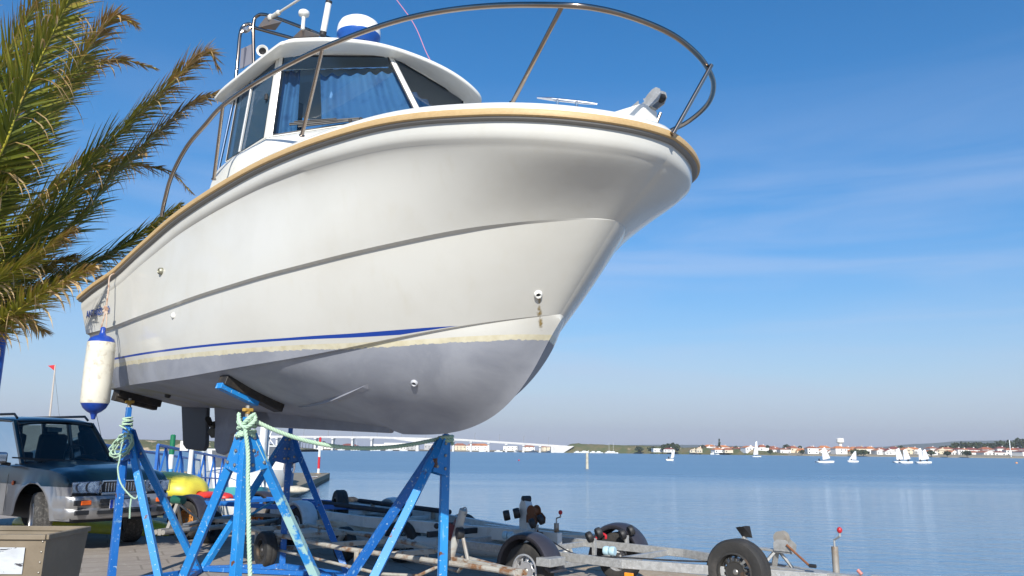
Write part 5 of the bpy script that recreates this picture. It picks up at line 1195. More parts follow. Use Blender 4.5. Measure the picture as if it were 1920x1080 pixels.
winch(T3, (3.93, 0, .56), rust, 1.25, rust, hdl=(.10, -.05, -.12))
roller_pair(T3, (3.70, -.14, .64), (.6, .7, .2), .055, .07); crank(T3, (4.25, 0, .58), .3, (.09, -.03, .02))
# ---- long rust-topped beam trailer on the very edge
T6 = trailer((-.95, 10.55), -30.0, 'long white trailer with rust-streaked rails standing on the very edge of the quay', mat('white_rust_streak', (.60, .55, .47), .5, col2=(.45, .22, .07), nscale=3.5, n0=.5, n1=.68, stretch=(1, 1, 3)), track=1.3, back=-1.6, split=1.2, nose=2.5, z=.33, hwid=.40, r=.24, bh=.12, bw=.06, rim=rim_k)
q = MB(); q.tube([(-2.0, -.70, .24), (2.2, -.62, .22)], .085, 18); q.build('white_tube', mat('scuffed_white_tube', (.62, .61, .57), .5, col2=(.10, .09, .08), nscale=7, n0=.60, n1=.66, stretch=(1, 1, 3.0)), T6)
# ---- blue framed trailer with an orange rim at the left, carrying an upturned yellow dinghy
T4 = trailer((-4.35, 12.75), -30.0, 'blue framed trailer with rusty orange wheel rims carrying a yellow dinghy', tr_blue, track=1.35, back=-1.1, split=1.6, nose=2.7, z=.52, hwid=.6, r=.27, rim=rim_o, mg=mud_blk, bh=.06, crosses=(-1.0, .3, 1.4))
yel = mat('yellow_dinghy', (.70, .62, .06), .4, col2=(.60, .52, .06), nscale=3); redp = mat('red_plastic', (.62, .04, .03), .4)
def upturned(name, loc, deg, L, W, H, m, label, cat):
    q = MB(); rows = []
    for i in range(25):
        t = i/24; x = lerp(-L/2, L/2, t); k = max(0.02, (1-abs(2*t-1)**3.2))**.5; rows.append([Vector((x, W/2*k*math.copysign(abs(math.cos(a))**.7, math.cos(a)), H*(k**.8)*math.sin(a)**.75)) for a in [math.pi*j/18 for j in range(19)]])
    q.grid(rows)
    o = q.build(name, m, None, ang=50, solid=.02); o.location = loc; o.rotation_euler = (0, 0, R_(deg)); return tag(o, label, cat)
upturned('dinghy', (-5.80, 13.45, .57), -30, 2.2, .95, .34, yel, 'upturned bright yellow dinghy lying on the blue trailer beside the car', 'dinghy')
upturned('kayak', (-4.62, 12.85, .55), -30, .8, .3, .08, redp, 'upturned red kayak hull next to the yellow dinghy on the blue trailer', 'kayak')
upturned('kayak', (-6.75, 13.4, .0), -25, 3.6, .75, .22, yel, 'long yellow kayak lying on the ground behind the dark car', 'kayak')
# ---- thin rusty frame trailer with a green roller
T8 = trailer((-3.62, 11.55), -104.0, 'thin rusty trailer with a green roller on its winch post and a red triangle reflector', rust_galv, track=1.2, back=-.9, split=.5, nose=1.9, z=.34, hwid=.42, r=.22, rim=rim_k, tubes=True, bh=.07, crosses=(-.8, .2), holes=4)
for s in (1, -1): q = MB(); q.beam((1.25, .18*s, .36), (1.62, 0, .66), .035, .02); q.build('winch_frame', rust_galv, T8)
q = MB(); q.beam((1.75, 0, .36), (1.60, 0, .66), .04, .03); q.build('winch_frame', rust_galv, T8)
q = MB(); q.lathe([(.02, -.085), (.052, -.08), (.05, .08), (.02, .085)], (1.60, 0, .69), (.15, 1, 0), 18); q.build('green_roller', mat('green_roller', (.015, .10, .07), .4), T8)
rb_ = MB(); rb_.box((-.93, .18, .50), (.02, .22, .17)); rbo = rb_.build('lamp_board', mat('board_white', (.55, .52, .48), .6), T8, bevel=.004)
q = MB(); q.prism([(-.945, .26, .44), (-.945, .12, .44), (-.945, .19, .565)], (-.006, 0, 0)); q.build('triangle_reflector', mat('reflector_red', (.55, .02, .015), .35), rbo, ang=0)
# ---- plain galvanised trailer and loose gear in the gap between the stands
T9 = trailer((-3.05, 13.05), -38.0, 'old galvanised trailer half hidden behind the white mudguards', rust_galv, track=1.4, back=-1.2, split=1.3, nose=3.2, z=.34, hwid=.55, r=.27, rim=rim_k, crosses=(-1, .1, 1.2), bh=.10)
for s in (1, -1): q = MB(); q.beam((-1.2, .3*s, .47), (1.6, .25*s, .47), .09, .05); q.build('padded_bunk', mat('grey_timber', (.24, .22, .19), .8, col2=(.32, .29, .25), nscale=8), T9, bevel=.006)
q = MB(); a, b = inv(T9, at(470, 965, 10.6)), inv(T9, at(509, 942, 10.9)); q.beam(a, b, .085, .02, (0, -1, .2)); q.build('webbing_strap', mat('turquoise_strap', (.03, .22, .33), .7), T9)
# ------------------------------------------------------------------ marina things between quay and open water
paint_b = mat('gangway_blue', (.02, .12, .42), .45, col2=(.03, .16, .46), nscale=4)
G0, G1 = Vector((-8.55, 18.3, .20)), Vector((-10.9, 33.5, -.52)); gd = (G1-G0).normalized(); gs = Vector((gd.y, -gd.x, 0)).normalized()
gw = empty('gangway', G0, label='blue steel gangway with zigzag railings sloping down to the floating pontoon', cat='gangway')
q = MB(); q.beam(Vector((0, 0, 0)), G1-G0, 1.15, .05); q.build('walkway', mat('gangway_deck', (.16, .15, .14), .8), gw)
for s in (-.62, .62):
    q = MB(); o_ = gs*s; n = 11; LL = (G1-G0).length; hh = 1.15
    q.beam(o_+Vector((0, 0, -.05)), o_+G1-G0+Vector((0, 0, -.05)), .07, .16)
    a0 = o_+Vector((0, 0, hh)); a1 = o_+(G1-G0)+Vector((0, 0, hh)); q.tube([a0, a1], .035, 8); q.tube([o_+Vector((0, 0, .5)), o_+(G1-G0)+Vector((0, 0, .5))], .02, 6)
    for k in range(n):
        b0_ = lerp(o_, o_+G1-G0, k/n); b1_ = lerp(o_, o_+G1-G0, (k+1)/n); mid = lerp(b0_, b1_, .5)+Vector((0, 0, hh))
        q.tube([b0_, mid], .026, 6); q.tube([mid, b1_], .026, 6)
    q.beam(o_, a0, .06, .06, (1, 0, 0)); q.build('railing', paint_b, gw)
pont = MB(); pc = mat('pontoon_concrete', (.24, .21, .15), .85, col2=(.17, .15, .12), nscale=1.5, bump=.2)
pe = [(-8.05, 26.5), (-13.05, 59.5), (-16.9, 59.0), (-11.9, 26.0)]
po_ = empty('pontoon', (-8.05, 26.5, WZ), label='long concrete floating pontoon running out from the gangway, weed along its waterline', cat='pontoon')
q = MB(); tp2 = [Vector((x+8.05, y-26.5, .47)) for x, y in pe]; q.prism([p-Vector((0, 0, .32)) for p in tp2], (0, 0, .32)); q.build('pontoon_deck', pc, po_, bevel=.03)
q = MB(); q.prism([Vector((x+8.05, y-26.5, -.6))*1 for x, y in pe], (0, 0, .748)); q.build('pontoon_float', mat('weedy_float', (.035, .045, .02), .7, col2=(.10, .10, .07), nscale=2, n0=.4, n1=.6), po_)
def pole(name, px, pyb, Y, top, bands, r, label, cat='post', zb=WZ-.5):
    b = at(px, pyb, Y); o = empty(name, (b.x, b.y, zb), label=label, cat=cat); H = top-zb; z0 = 0
    for i, (f, m, nm) in enumerate(bands):
        z1 = H*f if f <= 1 else H; q = MB(); q.lathe([(r, z0), (r, z1)] if i < len(bands)-1 else [(r, z0), (r, z1), (r*.6, z1+r*.4), (0, z1+r*.4)], (0, 0, 0), n=20); q.build(nm, m, o); z0 = z1
    return o
wht = mat('post_white', (.72, .72, .70), .5, col2=(.62, .6, .55), nscale=3); redm = mat('post_red', (.50, .02, .03), .45); grn = mat('post_green', (.01, .16, .07), .45); sky_b = mat('post_skyblue', (.10, .36, .62), .5)
rw = at(597, 885, 57)
po3 = empty('marker_post', (rw.x, rw.y, -.43), label='red and white banded marker post on the end of the pontoon', cat='post')
for z0, z1, m in ((0, .35, wht), (.35, 1.15, redm), (1.15, 1.95, wht), (1.95, 2.45, redm)):
    q = MB(); q.lathe([(.085, z0), (.085, z1)]+([(.04, z1+.05), (0, z1+.05)] if z1 > 2.3 else []), (0, 0, 0), n=20); q.build('band', m, po3)
q = MB(); q.lathe([(.2, 0), (.2, .03), (.09, .05)], (0, 0, 0), n=16); q.build('foot', mat('foot_rust', (.3, .2, .1), .8), po3)
pole('mooring_pile', 320, 870, 21.0, 1.60, ((.72, sky_b, 'shaft'), (.84, wht, 'white_band'), (1, grn, 'green_cap')), .065, 'thin light blue pile with a white band and green top beside the gangway')
pole('lamp_post', 357, 870, 19.6, 1.24, ((.97, wht, 'shaft'), (1, wht, 'cap')), .055, 'slim plain white post rising through the gangway railings left of the rudder')
bx = at(347, 836, 19.8); q = MB(); q.box((0, 0, 0), (.20, .12, .24)); o = q.build('sign_box', wht, None, bevel=.01, label='small square white box on the gangway post just left of the rudder', cat='box'); o.location = bx
pole('pile', 489, 880, 31, 2.6, ((.98, wht, 'shaft'), (1, wht, 'cap')), .13, 'thick white pile, left of the pair standing by the pontoon', 'pile')
pole('pile', 496.5, 880, 32, 2.6, ((.98, mat('post_grey', (.5, .5, .5), .5), 'shaft'), (1, wht, 'cap')), .08, 'thinner grey pile, right of the pair standing by the pontoon', 'pile')
pole('pile', 404, 900, 26.5, -.1, ((.98, wht, 'shaft'), (1, wht, 'cap')), .13, 'short white pile close to the foot of the gangway', 'pile')
# moored cruisers
def cruiser(name, px, py, Y, deg, L, hull_m, label, stripe=None, cabin=True, canopy=None):
    b = at(px, py, Y); o = empty(name, (b.x, b.y, WZ), R_(deg), label, 'boat'); B_ = L*.34; F_ = L*.13
    q = MB(); rows = []
    for i in range(21):
        t = i/20; x = lerp(-L/2, L/2, t); k = math.sqrt(max(0, 1-max(0, (t-.45)/.55)**2.2)); zt = F_*(1+.35*t*t)
        rows.append([Vector((x*(.93+.07*(zz > .5)), B_/2*k*yy, zz*zt-.05)) for yy, zz in ((-1, 1), (-.97, .75), (-.9, .4), (-.6, 0), (0, -.15), (.6, 0), (.9, .4), (.97, .75), (1, 1))])
    q.grid(rows, mif=lambda i, j: 1 if stripe and j in (0, 7) else 0); q.add([r for r in rows[0]], [list(range(9))]); q.build('hull', [hull_m, stripe or hull_m], o, ang=40)
    q = MB(); q.grid([[r[0]-Vector((0, 0, .03)), Vector((r[0].x, 0, r[0].z+.03)), r[-1]-Vector((0, 0, .03))] for r in rows]); q.build('deck', gel, o)
    if cabin:
        z = F_*1.1; q = MB(); a = [(-.12*L, z), (.30*L, z), (.20*L, z+.5), (.10*L, z+.58), (-.02*L, z+1.25), (-.14*L, z+1.25)]
        q.prism([(x, -B_*.36, zz) for x, zz in a], (0, B_*.72, 0)); q.build('cabin', gel, o, ang=20, bevel=.04)
        for s in (-1, 1): q = MB(); q.prism([(-.11*L, s*B_*.365, z+.72), (-.025*L, s*B_*.365, z+.72), (-.05*L, s*B_*.365, z+1.12), (-.115*L, s*B_*.365, z+1.12)], (0, s*.01, 0)); q.build('window', dark_in, o, ang=0)
        q = MB(); q.prism([(.085*L, -B_*.31, z+.64), (.085*L, B_*.31, z+.64), (.0, B_*.30, z+1.18), (.0, -B_*.30, z+1.18)], (.03, 0, .02)); q.build('windscreen', dark_in, o, ang=0)
        q = MB(); q.tube([(L*.1, B_*.4, F_+.1), (L*.12, B_*.42, F_+.6), (L*.5, 0, F_*1.35+.6), (L*.12, -B_*.42, F_+.6), (L*.1, -B_*.4, F_+.1)], .02, 6); q.build('pulpit', chrome, o)
    if canopy:
        z = F_*1.1; q = MB(); q.prism([(-.45*L, -B_*.38, z+.35), (-.16*L, -B_*.38, z+.35), (-.16*L, -B_*.38, z+1.2), (-.36*L, -B_*.38, z+1.1)], (0, B_*.76, 0)); q.build('canopy', canopy, o, bevel=.05)
    return o
cruiser('cabin_cruiser', 432, 893, 27.5, -62, 6.4, gel, 'white cabin cruiser with a teal side stripe moored behind the gangway', mat('teal_stripe', (.08, .36, .36), .4), True, mat('pale_canopy', (.45, .50, .52), .8))
cruiser('sailing_cruiser', 498, 878, 40, -70, 7.5, gel, 'white boat with blue canvas moored farther out beside the white piles', None, True, mat('blue_canvas', (.03, .10, .42), .8))
cruiser('red_boat', 546, 877, 50, 10, 3.2, mat('boat_red', (.11, .012, .018), .5), 'small dark red boat moored beyond the person on the pontoon', None, False)
wt = at(505, 822, 38); wo2 = empty('wind_generator', wt, label='small white wind generator with radiating blades above the moored boats', cat='wind generator')
q = MB(); q.tube([(0, 0, 0), (0, 0, -2.4)], .03, 8); q.build('mast', wht, wo2)
for k in range(6):
    a = k*math.pi/3+.2; q = MB(); d = Vector((math.cos(a), 0, math.sin(a))); q.beam((0, -.08, 0), d*.42+Vector((0, -.08, 0)), .05, .012, Vector((0, 1, 0)), w2=.025); q.build('blade', wht, wo2, ang=0)
q = MB(); q.sphere((0, -.08, 0), .07, n=10); q.build('nose_cone', rubber, wo2)
# people
def person_mesh(joints, bones, name, mats_, parent):
    me = bpy.data.meshes.new(name); me.from_pydata([j[0] for j in joints], bones, []); me.materials.append(mats_)
    o = bpy.data.objects.new(name, me); scene.collection.objects.link(o); o.parent = parent
    md = o.modifiers.new('skin', 'SKIN'); me.skin_vertices[0].data[0].use_root = True
    for i, j in enumerate(joints): me.skin_vertices[0].data[i].radius = (j[1], j[1])
    s = o.modifiers.new('sub', 'SUBSURF'); s.levels = s.render_levels = 1
    return o
skin_m = mat('skin', (.42, .24, .16), .6); denim = mat('denim', (.10, .18, .32), .9); jacket = mat('grey_jacket', (.16, .15, .16), .9); dark_cl = mat('dark_clothes', (.03, .03, .04), .9)
pp_ = at(543, 892, 36); per = empty('person', (pp_.x, pp_.y, -.43), R_(-80), 'person in jeans and a grey jacket bending over on the pontoon', 'person')
person_mesh([((0, 0, .92), .13), ((.12, 0, 1.08), .15), ((.34, 0, 1.22), .17), ((.44, 0, 1.22), .06), ((.52, 0, 1.24), .10), ((.60, 0, 1.24), .07), ((.33, .19, 1.15), .06), ((.38, .22, .88), .045), ((.48, .18, .66), .035), ((.33, -.19, 1.15), .06), ((.38, -.22, .88), .045), ((.48, -.18, .66), .035)], [(0, 1), (1, 2), (2, 3), (3, 4), (4, 5), (2, 6), (6, 7), (7, 8), (2, 9), (9, 10), (10, 11)], 'body', jacket, per)
person_mesh([((0, 0, .90), .14), ((0, .10, .85), .10), ((.03, .11, .48), .07), ((0, .11, .06), .05), ((.12, .12, .03), .04), ((0, -.10, .85), .10), ((.03, -.11, .48), .07), ((0, -.11, .06), .05), ((.12, -.12, .03), .04)], [(0, 1), (1, 2), (2, 3), (3, 4), (0, 5), (5, 6), (6, 7), (7, 8)], 'jeans', denim, per)
q = MB(); q.sphere((.555, 0, 1.245), .105, sc=(1.1, .85, .95)); q.build('hair', mat('hair_dark', (.05, .03, .02), .8), per)
sk_ = at(553, 899, 33); q = MB(); q.sphere((0, 0, .1), .5, sc=(1.15, .6, .30)); 
for i, v in enumerate(q.v): q.v[i] = v*(1+.18*mnoise.noise(v*4))
o = q.build('sail_bag', mat('cream_canvas', (.55, .50, .40), .9, col2=(.40, .35, .27), nscale=4), None, ang=60, label='crumpled cream sail bag lying on the pontoon', cat='bag'); o.location = (sk_.x, sk_.y, -.43)
lg = at(312, 868, 60); q = MB(); q.box((0, 0, 0), (3.4, .8, .5)); q.box((-2.1, .2, 0), (1.1, .7, .4)); o = q.build('floating_jetty', mat('old_timber', (.30, .23, .16), .9, col2=(.16, .12, .09), nscale=2), None, bevel=.05, label='low brown timber float lying on the water behind the gangway', cat='float'); o.location = (lg.x, lg.y, WZ+.2)
# thin mast with red pennant left of the fender, blue post at the frame edge
m0 = at(93, 800, 34); mo = empty('flag_mast', (m0.x, m0.y, WZ), label='thin pale mast with a tiny red pennant rising behind the dark car', cat='mast'); top_ = at(104, 684, 34)-m0; top_.z = at(104, 684, 34).z-WZ
q = MB(); q.tube([(0, 0, 0), (top_.x, top_.y, top_.z)], [.055, .03], 8); q.build('mast_pole', mat('mast_wood', (.48, .42, .36), .6), mo)
q = MB(); q.prism([top_, top_+Vector((-.32, 0, -.04)), top_+Vector((.0, 0, -.26))], (0, .01, 0)); q.build('pennant', redm, mo, ang=0)
q = MB(); q.tube([top_-Vector((0, 0, .3)), (1.0, 0, 0.6)], .008, 4); q.build('stay', bolt_m, mo)
bp0 = at(-4, 760, 9.6); bp_t = at(9, 610, 9.6); q = MB(); q.tube([(0, 0, -.0), (0, 0, 3.6)], .085, 20); q.lathe([(.16, 0), (.16, .02), (.09, .03)], (0, 0, 0), n=20)
o = q.build('blue_post', mat('post_blue', (.01, .10, .50), .35, col2=(.012, .13, .55), nscale=5), None, label='bright blue round post at the left edge under the palm fronds', cat='post'); o.location = (bp0.x-.10, bp0.y, 0)

# ------------------------------------------------------------------ far shore
def far(px, D): d = ray(px, 840); return Vector((d.x/d.y*D, D, 0))
def strip(name, pts, m, kind='structure'):
    """pts: (px, D, width, height): a low bank along the far water's edge"""
    q = MB(); rows = []
    P2 = []
    for i in range(len(pts)-1):
        for k in range(14):
            t = k/14; P2.append([lerp(a, b, t) for a, b in zip(pts[i], pts[i+1])])
    P2.append(pts[-1])
    for px, D, wd, h in P2:
        c = far(px, D); n1 = mnoise.noise(Vector((px*.04, 0, 0))); n2 = mnoise.noise(Vector((px*.2, 5, 0))); hh = h*(1+.18*n1+.10*n2)
        rows.append([Vector((c.x, c.y, WZ-.3)), Vector((c.x, c.y+1+n2, WZ+.35)), Vector((c.x, c.y+wd*.12, WZ+.8+hh*.25)), Vector((c.x, c.y+wd*.22, WZ+.8+hh*.75)), Vector((c.x, c.y+wd*.32, WZ+.8+hh)), Vector((c.x, c.y+wd, WZ+.8+hh*.96)), Vector((c.x, c.y+wd*1.3, WZ-2))])
    q.grid(rows); return tag(q.build(name, m, None, ang=40), kind=kind)
scrub = mat('scrub_bank', (.085, .10, .035), .9, col2=(.14, .12, .055), nscale=.10, n0=.42, n1=.58, col3=(.34, .26, .16), n3scale=.05, n30=.60, n31=.66, detail=9)
dune = mat('dune_bank', (.07, .085, .03), .9, col2=(.12, .11, .05), nscale=.14, n0=.4, n1=.6, col3=(.42, .33, .22), n3scale=.09, n30=.54, n31=.60, detail=9)
sandm = mat('shore_sand', (.30, .25, .17), .9, col2=(.22, .19, .12), nscale=.05)
strip('left_bank', [(-400, 420, 60, 5.2), (150, 420, 60, 5.0), (300, 430, 60, 4.9), (420, 440, 60, 4.3), (500, 455, 60, 2.2), (560, 470, 50, .6)], dune)
strip('far_shore', [(380, 930, 250, .8), (700, 930, 250, 1.2), (1060, 900, 250, 1.4), (1260, 820, 200, 1.6), (1500, 700, 220, 1.6), (1900, 640, 220, 1.8), (2500, 600, 220, 2.0)], sandm)
strip('embankment', [(1050, 880, 40, 3.0), (1075, 875, 50, 9.0), (1160, 850, 50, 8.2), (1290, 800, 50, 6.0), (1420, 740, 40, 4.2), (1480, 715, 30, 1.0)], scrub)
# hazy hills
hm_ = mat('hill_far', (.06, .075, .05), 1.0)
q = MB(); rows = []
for i in range(121):
    px = lerp(1150, 2600, i/120); D = 3600; c = far(px, D); h = 62*math.exp(-((px-1300)/260)**2)*.55+70*math.exp(-((px-1980)/330)**2)+40*math.exp(-((px-2500)/300)**2)+6*mnoise.noise(Vector((px*.012, 2, 0)))
    rows.append([Vector((c.x, c.y, WZ-5)), Vector((c.x, c.y+300, max(.2, h))), Vector((c.x, c.y+900, WZ-5))])
q.grid(rows); tag(q.build('distant_hills', hm_, None, ang=80), kind='structure')

# bridge
bc = mat('bridge_concrete', (.62, .60, .57), .8, col2=(.52, .5, .47), nscale=.2); bsh = bc
Dp = [(402, 900), (520, 905), (700, 912), (900, 905), (1062, 885)]
def bz(px): return interp(px, [400, 520, 700, 860, 960, 1062], [15.2, 14.2, 14.6, 13.0, 9.8, 6.5])-1.2
def bp_(px): D = interp(px, [p for p, _ in Dp], [d for _, d in Dp]); c = far(px, D); return Vector((c.x, c.y, bz(px)))
br_o = empty('road_bridge', bp_(730)-Vector((0, 0, bz(730)-WZ)), label='long pale concrete road bridge crossing the estuary on the horizon', cat='bridge')
Ob = br_o.location.copy(); q = MB(); PS = [bp_(lerp(402, 1062, i/60))-Ob for i in range(61)]
rows = [[p+Vector((0, -6, -.9)), p+Vector((0, -6.3, .5)), p+Vector((0, -6.3, 1.3)), p+Vector((0, -6, 1.3)), p+Vector((0, 6, .5)), p+Vector((0, 6, -.9))] for p in PS]
q.grid(rows, closed=True); q.build('deck', bc, br_o, ang=20)
for px in (520, 560, 592, 624, 661, 697, 783, 850, 883, 916, 949, 981, 1012):
    p = bp_(px)-Ob; w_ = 2.2 if px != 783 else 3.4; q = MB(); zb_ = WZ-1-Ob.z
    for s in (-3.6, 3.6): q.prism([(p.x-w_/2, p.y+s-1, zb_), (p.x+w_/2, p.y+s-1, zb_), (p.x+w_/2*.8, p.y+s-1, p.z-2.2), (p.x-w_/2*.8, p.y+s-1, p.z-2.2)], (0, 2, 0))
    q.prism([(p.x-1.5, p.y-6, p.z-1), (p.x+1.5, p.y-6, p.z-1), (p.x+1.2, p.y-6, p.z-2.2), (p.x-1.2, p.y-6, p.z-2.2)], (0, 12, 0)); q.build('pier', bc, br_o, ang=0)
for a, b in ((697, 783), (783, 850)):   # haunches over the main span
    for s, e in ((a, .34), (b, -.34)):
        p = bp_(s if s == 783 else 783)-Ob; 
hp_ = bp_(783)-Ob; q = MB(); q.prism([(hp_.x-26, hp_.y-6.1, hp_.z-.8), (hp_.x+22, hp_.y-6.1, hp_.z-.8), (hp_.x+2.4, hp_.y-6.1, hp_.z-3.6), (hp_.x-2.4, hp_.y-6.1, hp_.z-3.6)], (0, 12.2, 0)); q.build('haunch', bc, br_o, ang=0)
p = bp_(1048)-Ob; q = MB(); q.prism([(p.x-9, p.y-8, WZ-1-Ob.z), (p.x+3, p.y-8, WZ-1-Ob.z), (p.x+16, p.y-8, p.z+.6), (p.x-9, p.y-8, p.z+.9)], (0, 16, 0)); q.build('abutment', bc, br_o, ang=0)
for k in range(14):
    px = 430+k*46; p = bp_(px)-Ob; q = MB(); q.tube([p, p+Vector((0, 0, 8.5))], .16, 5); q.tube([p+Vector((0, 0, 8.5)), p+Vector((1.4, 0, 8.8))], .14, 5); q.build('lamp_column', bolt_m, br_o)

# houses
rh = random.Random(23)
ORD = ['first', 'second', 'third', 'fourth', 'fifth', 'sixth', 'seventh', 'eighth', 'ninth', 'tenth', 'eleventh', 'twelfth', 'thirteenth', 'fourteenth', 'fifteenth', 'sixteenth', 'seventeenth', 'eighteenth', 'nineteenth', 'twentieth', 'twenty-first', 'twenty-second', 'twenty-third', 'twenty-fourth', 'twenty-fifth', 'twenty-sixth', 'twenty-seventh', 'twenty-eighth', 'twenty-ninth', 'thirtieth', 'thirty-first', 'thirty-second', 'thirty-third', 'thirty-fourth', 'thirty-fifth', 'thirty-sixth', 'thirty-seventh', 'thirty-eighth', 'thirty-ninth', 'fortieth', 'forty-first', 'forty-second', 'forty-third', 'forty-fourth', 'forty-fifth', 'forty-sixth', 'forty-seventh', 'forty-eighth', 'forty-ninth', 'fiftieth', 'fifty-first', 'fifty-second', 'fifty-third', 'fifty-fourth', 'fifty-fifth']
walls = {'white': mat('wall_white', (.74, .73, .70), .8), 'cream': mat('wall_cream', (.62, .54, .40), .8), 'pale yellow': mat('wall_yellow', (.62, .50, .30), .8), 'grey': mat('wall_grey', (.40, .40, .40), .8)}
roofs = {'orange': mat('roof_orange', (.55, .20, .07), .8, col2=(.45, .15, .06), nscale=.5), 'terracotta': mat('roof_terracotta', (.36, .12, .06), .8, col2=(.28, .09, .05), nscale=.5), 'dark red': mat('roof_dark', (.22, .06, .045), .8), 'flat white': walls['white']}
win_m = mat('far_window', (.04, .05, .07), .3)
def house(c, w, d, h, rh_, wall, roof, rot, label, grp, chim=True, name='house', gable=False):
    o = empty(name, (c.x, c.y, c.z), rot, label, 'house' if name == 'house' else name.replace('_', ' '), grp)
    q = MB(); q.box((0, 0, h/2), (w, d, h)); q.build('wall', walls[wall], o, ang=0)
    q = MB(); e = .4
    if roof == 'flat white': q.box((0, 0, h+.3), (w+.3, d+.3, .6)); q.build('roof', roofs[roof], o, ang=0)
    else:
        if gable: q.prism([(-w/2-e, -d/2-e, h), (w/2+e, -d/2-e, h), (0, -d/2-e, h+rh_)], (0, d+2*e, 0)); 
        else: q.add([(-w/2-e, -d/2-e, h), (w/2+e, -d/2-e, h), (w/2+e, d/2+e, h), (-w/2-e, d/2+e, h), (-w*.22, 0, h+rh_), (w*.22, 0, h+rh_)], [(0, 1, 5, 4), (2, 3, 4, 5), (1, 2, 5), (3, 0, 4), (3, 2, 1, 0)])
        r_ = q.build('roof', roofs[roof], o, ang=0)
        if gable: q = MB(); q.prism([(-w/2, -d/2-e-.02, h), (w/2, -d/2-e-.02, h), (0, -d/2-e-.02, h+rh_*.88)], (0, -.05, 0)); q.build('gable', walls[wall], o, ang=0)
        if chim: q = MB(); q.box((w*.2, 0, h+rh_*.9), (.9, .9, 1.6)); q.build('chimney', walls[wall], r_, ang=0)
    nf = 2 if h > 4 else 1; nw = max(2, int(w/3.4))
    for f_ in range(nf):
        for k in range(nw):
            if rh.random() < .15: continue
            q = MB(); x = lerp(-w/2+1.6, w/2-1.6, k/(nw-1)); q.box((x, -d/2, 1.35+f_*2.3), (1.1, .1, 1.1)); q.build('window', win_m, o, ang=0)
    return o
specs = []
px = 1195
while px < 1935:
    wpx = rh.uniform(10, 26); specs.append([px+wpx/2, wpx]); px += wpx*rh.uniform(.85, 1.15)
front = []
for i, (px, wpx) in enumerate(specs):
    D = interp(px, [1195, 1260, 1500, 1900], [835, 790, 735, 675])+rh.choice((0, 0, 18, 34)); w = wpx*D/1500
    small = px < 1300
    front.append((px, D, w, rh.uniform(2.4, 3.4) if small else rh.choice((2.6, 2.9, 3.6, 4.3, 5.0)), rh.uniform(1.0, 2.2), rh.choice(['white', 'white', 'white', 'white', 'cream', 'cream', 'pale yellow']), 'flat white' if small and rh.random() < .6 else rh.choice(['orange', 'orange', 'terracotta', 'terracotta', 'dark red', 'flat white']), rh.random() < .45))
NHs = len(front)
for i, (px, D, w, h, r2, wa, ro, gb) in enumerate(front):
    c = far(px, D); c.z = WZ+1.7
    house(c, w, rh.uniform(8, 11), h, r2, wa, ro, R_(rh.uniform(-14, 14)), f"{wa} house with {ro} roof, {ORD[NHs-1-i]} from the right in the front row", 'houses of the village on the far shore', gable=gb)
back = []; px = 1330
while px < 1930: wpx = rh.uniform(14, 26); back.append((px, wpx)); px += wpx*rh.uniform(1.0, 1.9)
for i, (px, wpx) in enumerate(back):
    D = interp(px, [1195, 1500, 1900], [900, 810, 745]); c = far(px, D); c.z = WZ+1.9; wa = rh.choice(['white', 'white', 'cream', 'grey']); ro = rh.choice(['orange', 'terracotta', 'terracotta', 'dark red'])
    house(c, wpx*D/1500, 10, rh.uniform(4.6, 6.4), rh.uniform(1.4, 2.4), wa, ro, R_(rh.uniform(-14, 14)), f"taller {wa} house with {ro} roof, {ORD[len(back)-1-i]} from the right in the back row", 'houses of the village on the far shore')
# harbour sheds under the bridge
sheds = [(612, 26, 6, 'white', 'flat white', 'low white shed by the palms left of the harbour'), (655, 30, 5, 'grey', 'dark red', 'grey shed with dark red roof under the bridge, left of the harbour'), (716, 34, 7, 'white', 'flat white', 'white warehouse under the bridge with a flat roof'), (742, 40, 9, 'white', 'flat white', 'largest white warehouse in the harbour under the bridge'), (770, 26, 8, 'grey', 'flat white', 'grey hall behind the largest warehouse'), (812, 30, 8, 'grey', 'flat white', 'grey flat-roofed hall right of the tall bridge pier'),
 (862, 24, 7, 'cream', 'terracotta', 'cream house with terracotta roof just right of the bow stand'), (890, 30, 7, 'white', 'terracotta', 'white row with terracotta roof between two bridge piers'), (903, 28, 7, 'white', 'orange', 'long orange roofed building under the bridge'), (958, 26, 6, 'white', 'flat white', 'white flat shed near the right end of the bridge'), (992, 20, 6, 'white', 'terracotta', 'small white house with terracotta roof near the bridge abutment'), (1024, 18, 6, 'cream', 'terracotta', 'cream house with terracotta roof beside the bridge abutment')]
for px, wpx, h, wa, ro, lab in sheds:
    D = 960; c = far(px, D); c.z = WZ+1.4; house(c, wpx*D/1500, 12, h*.8, 2.4, wa, ro, R_(rh.uniform(-6, 6)), lab, 'harbour buildings under the bridge', chim=False, name='harbour_building')
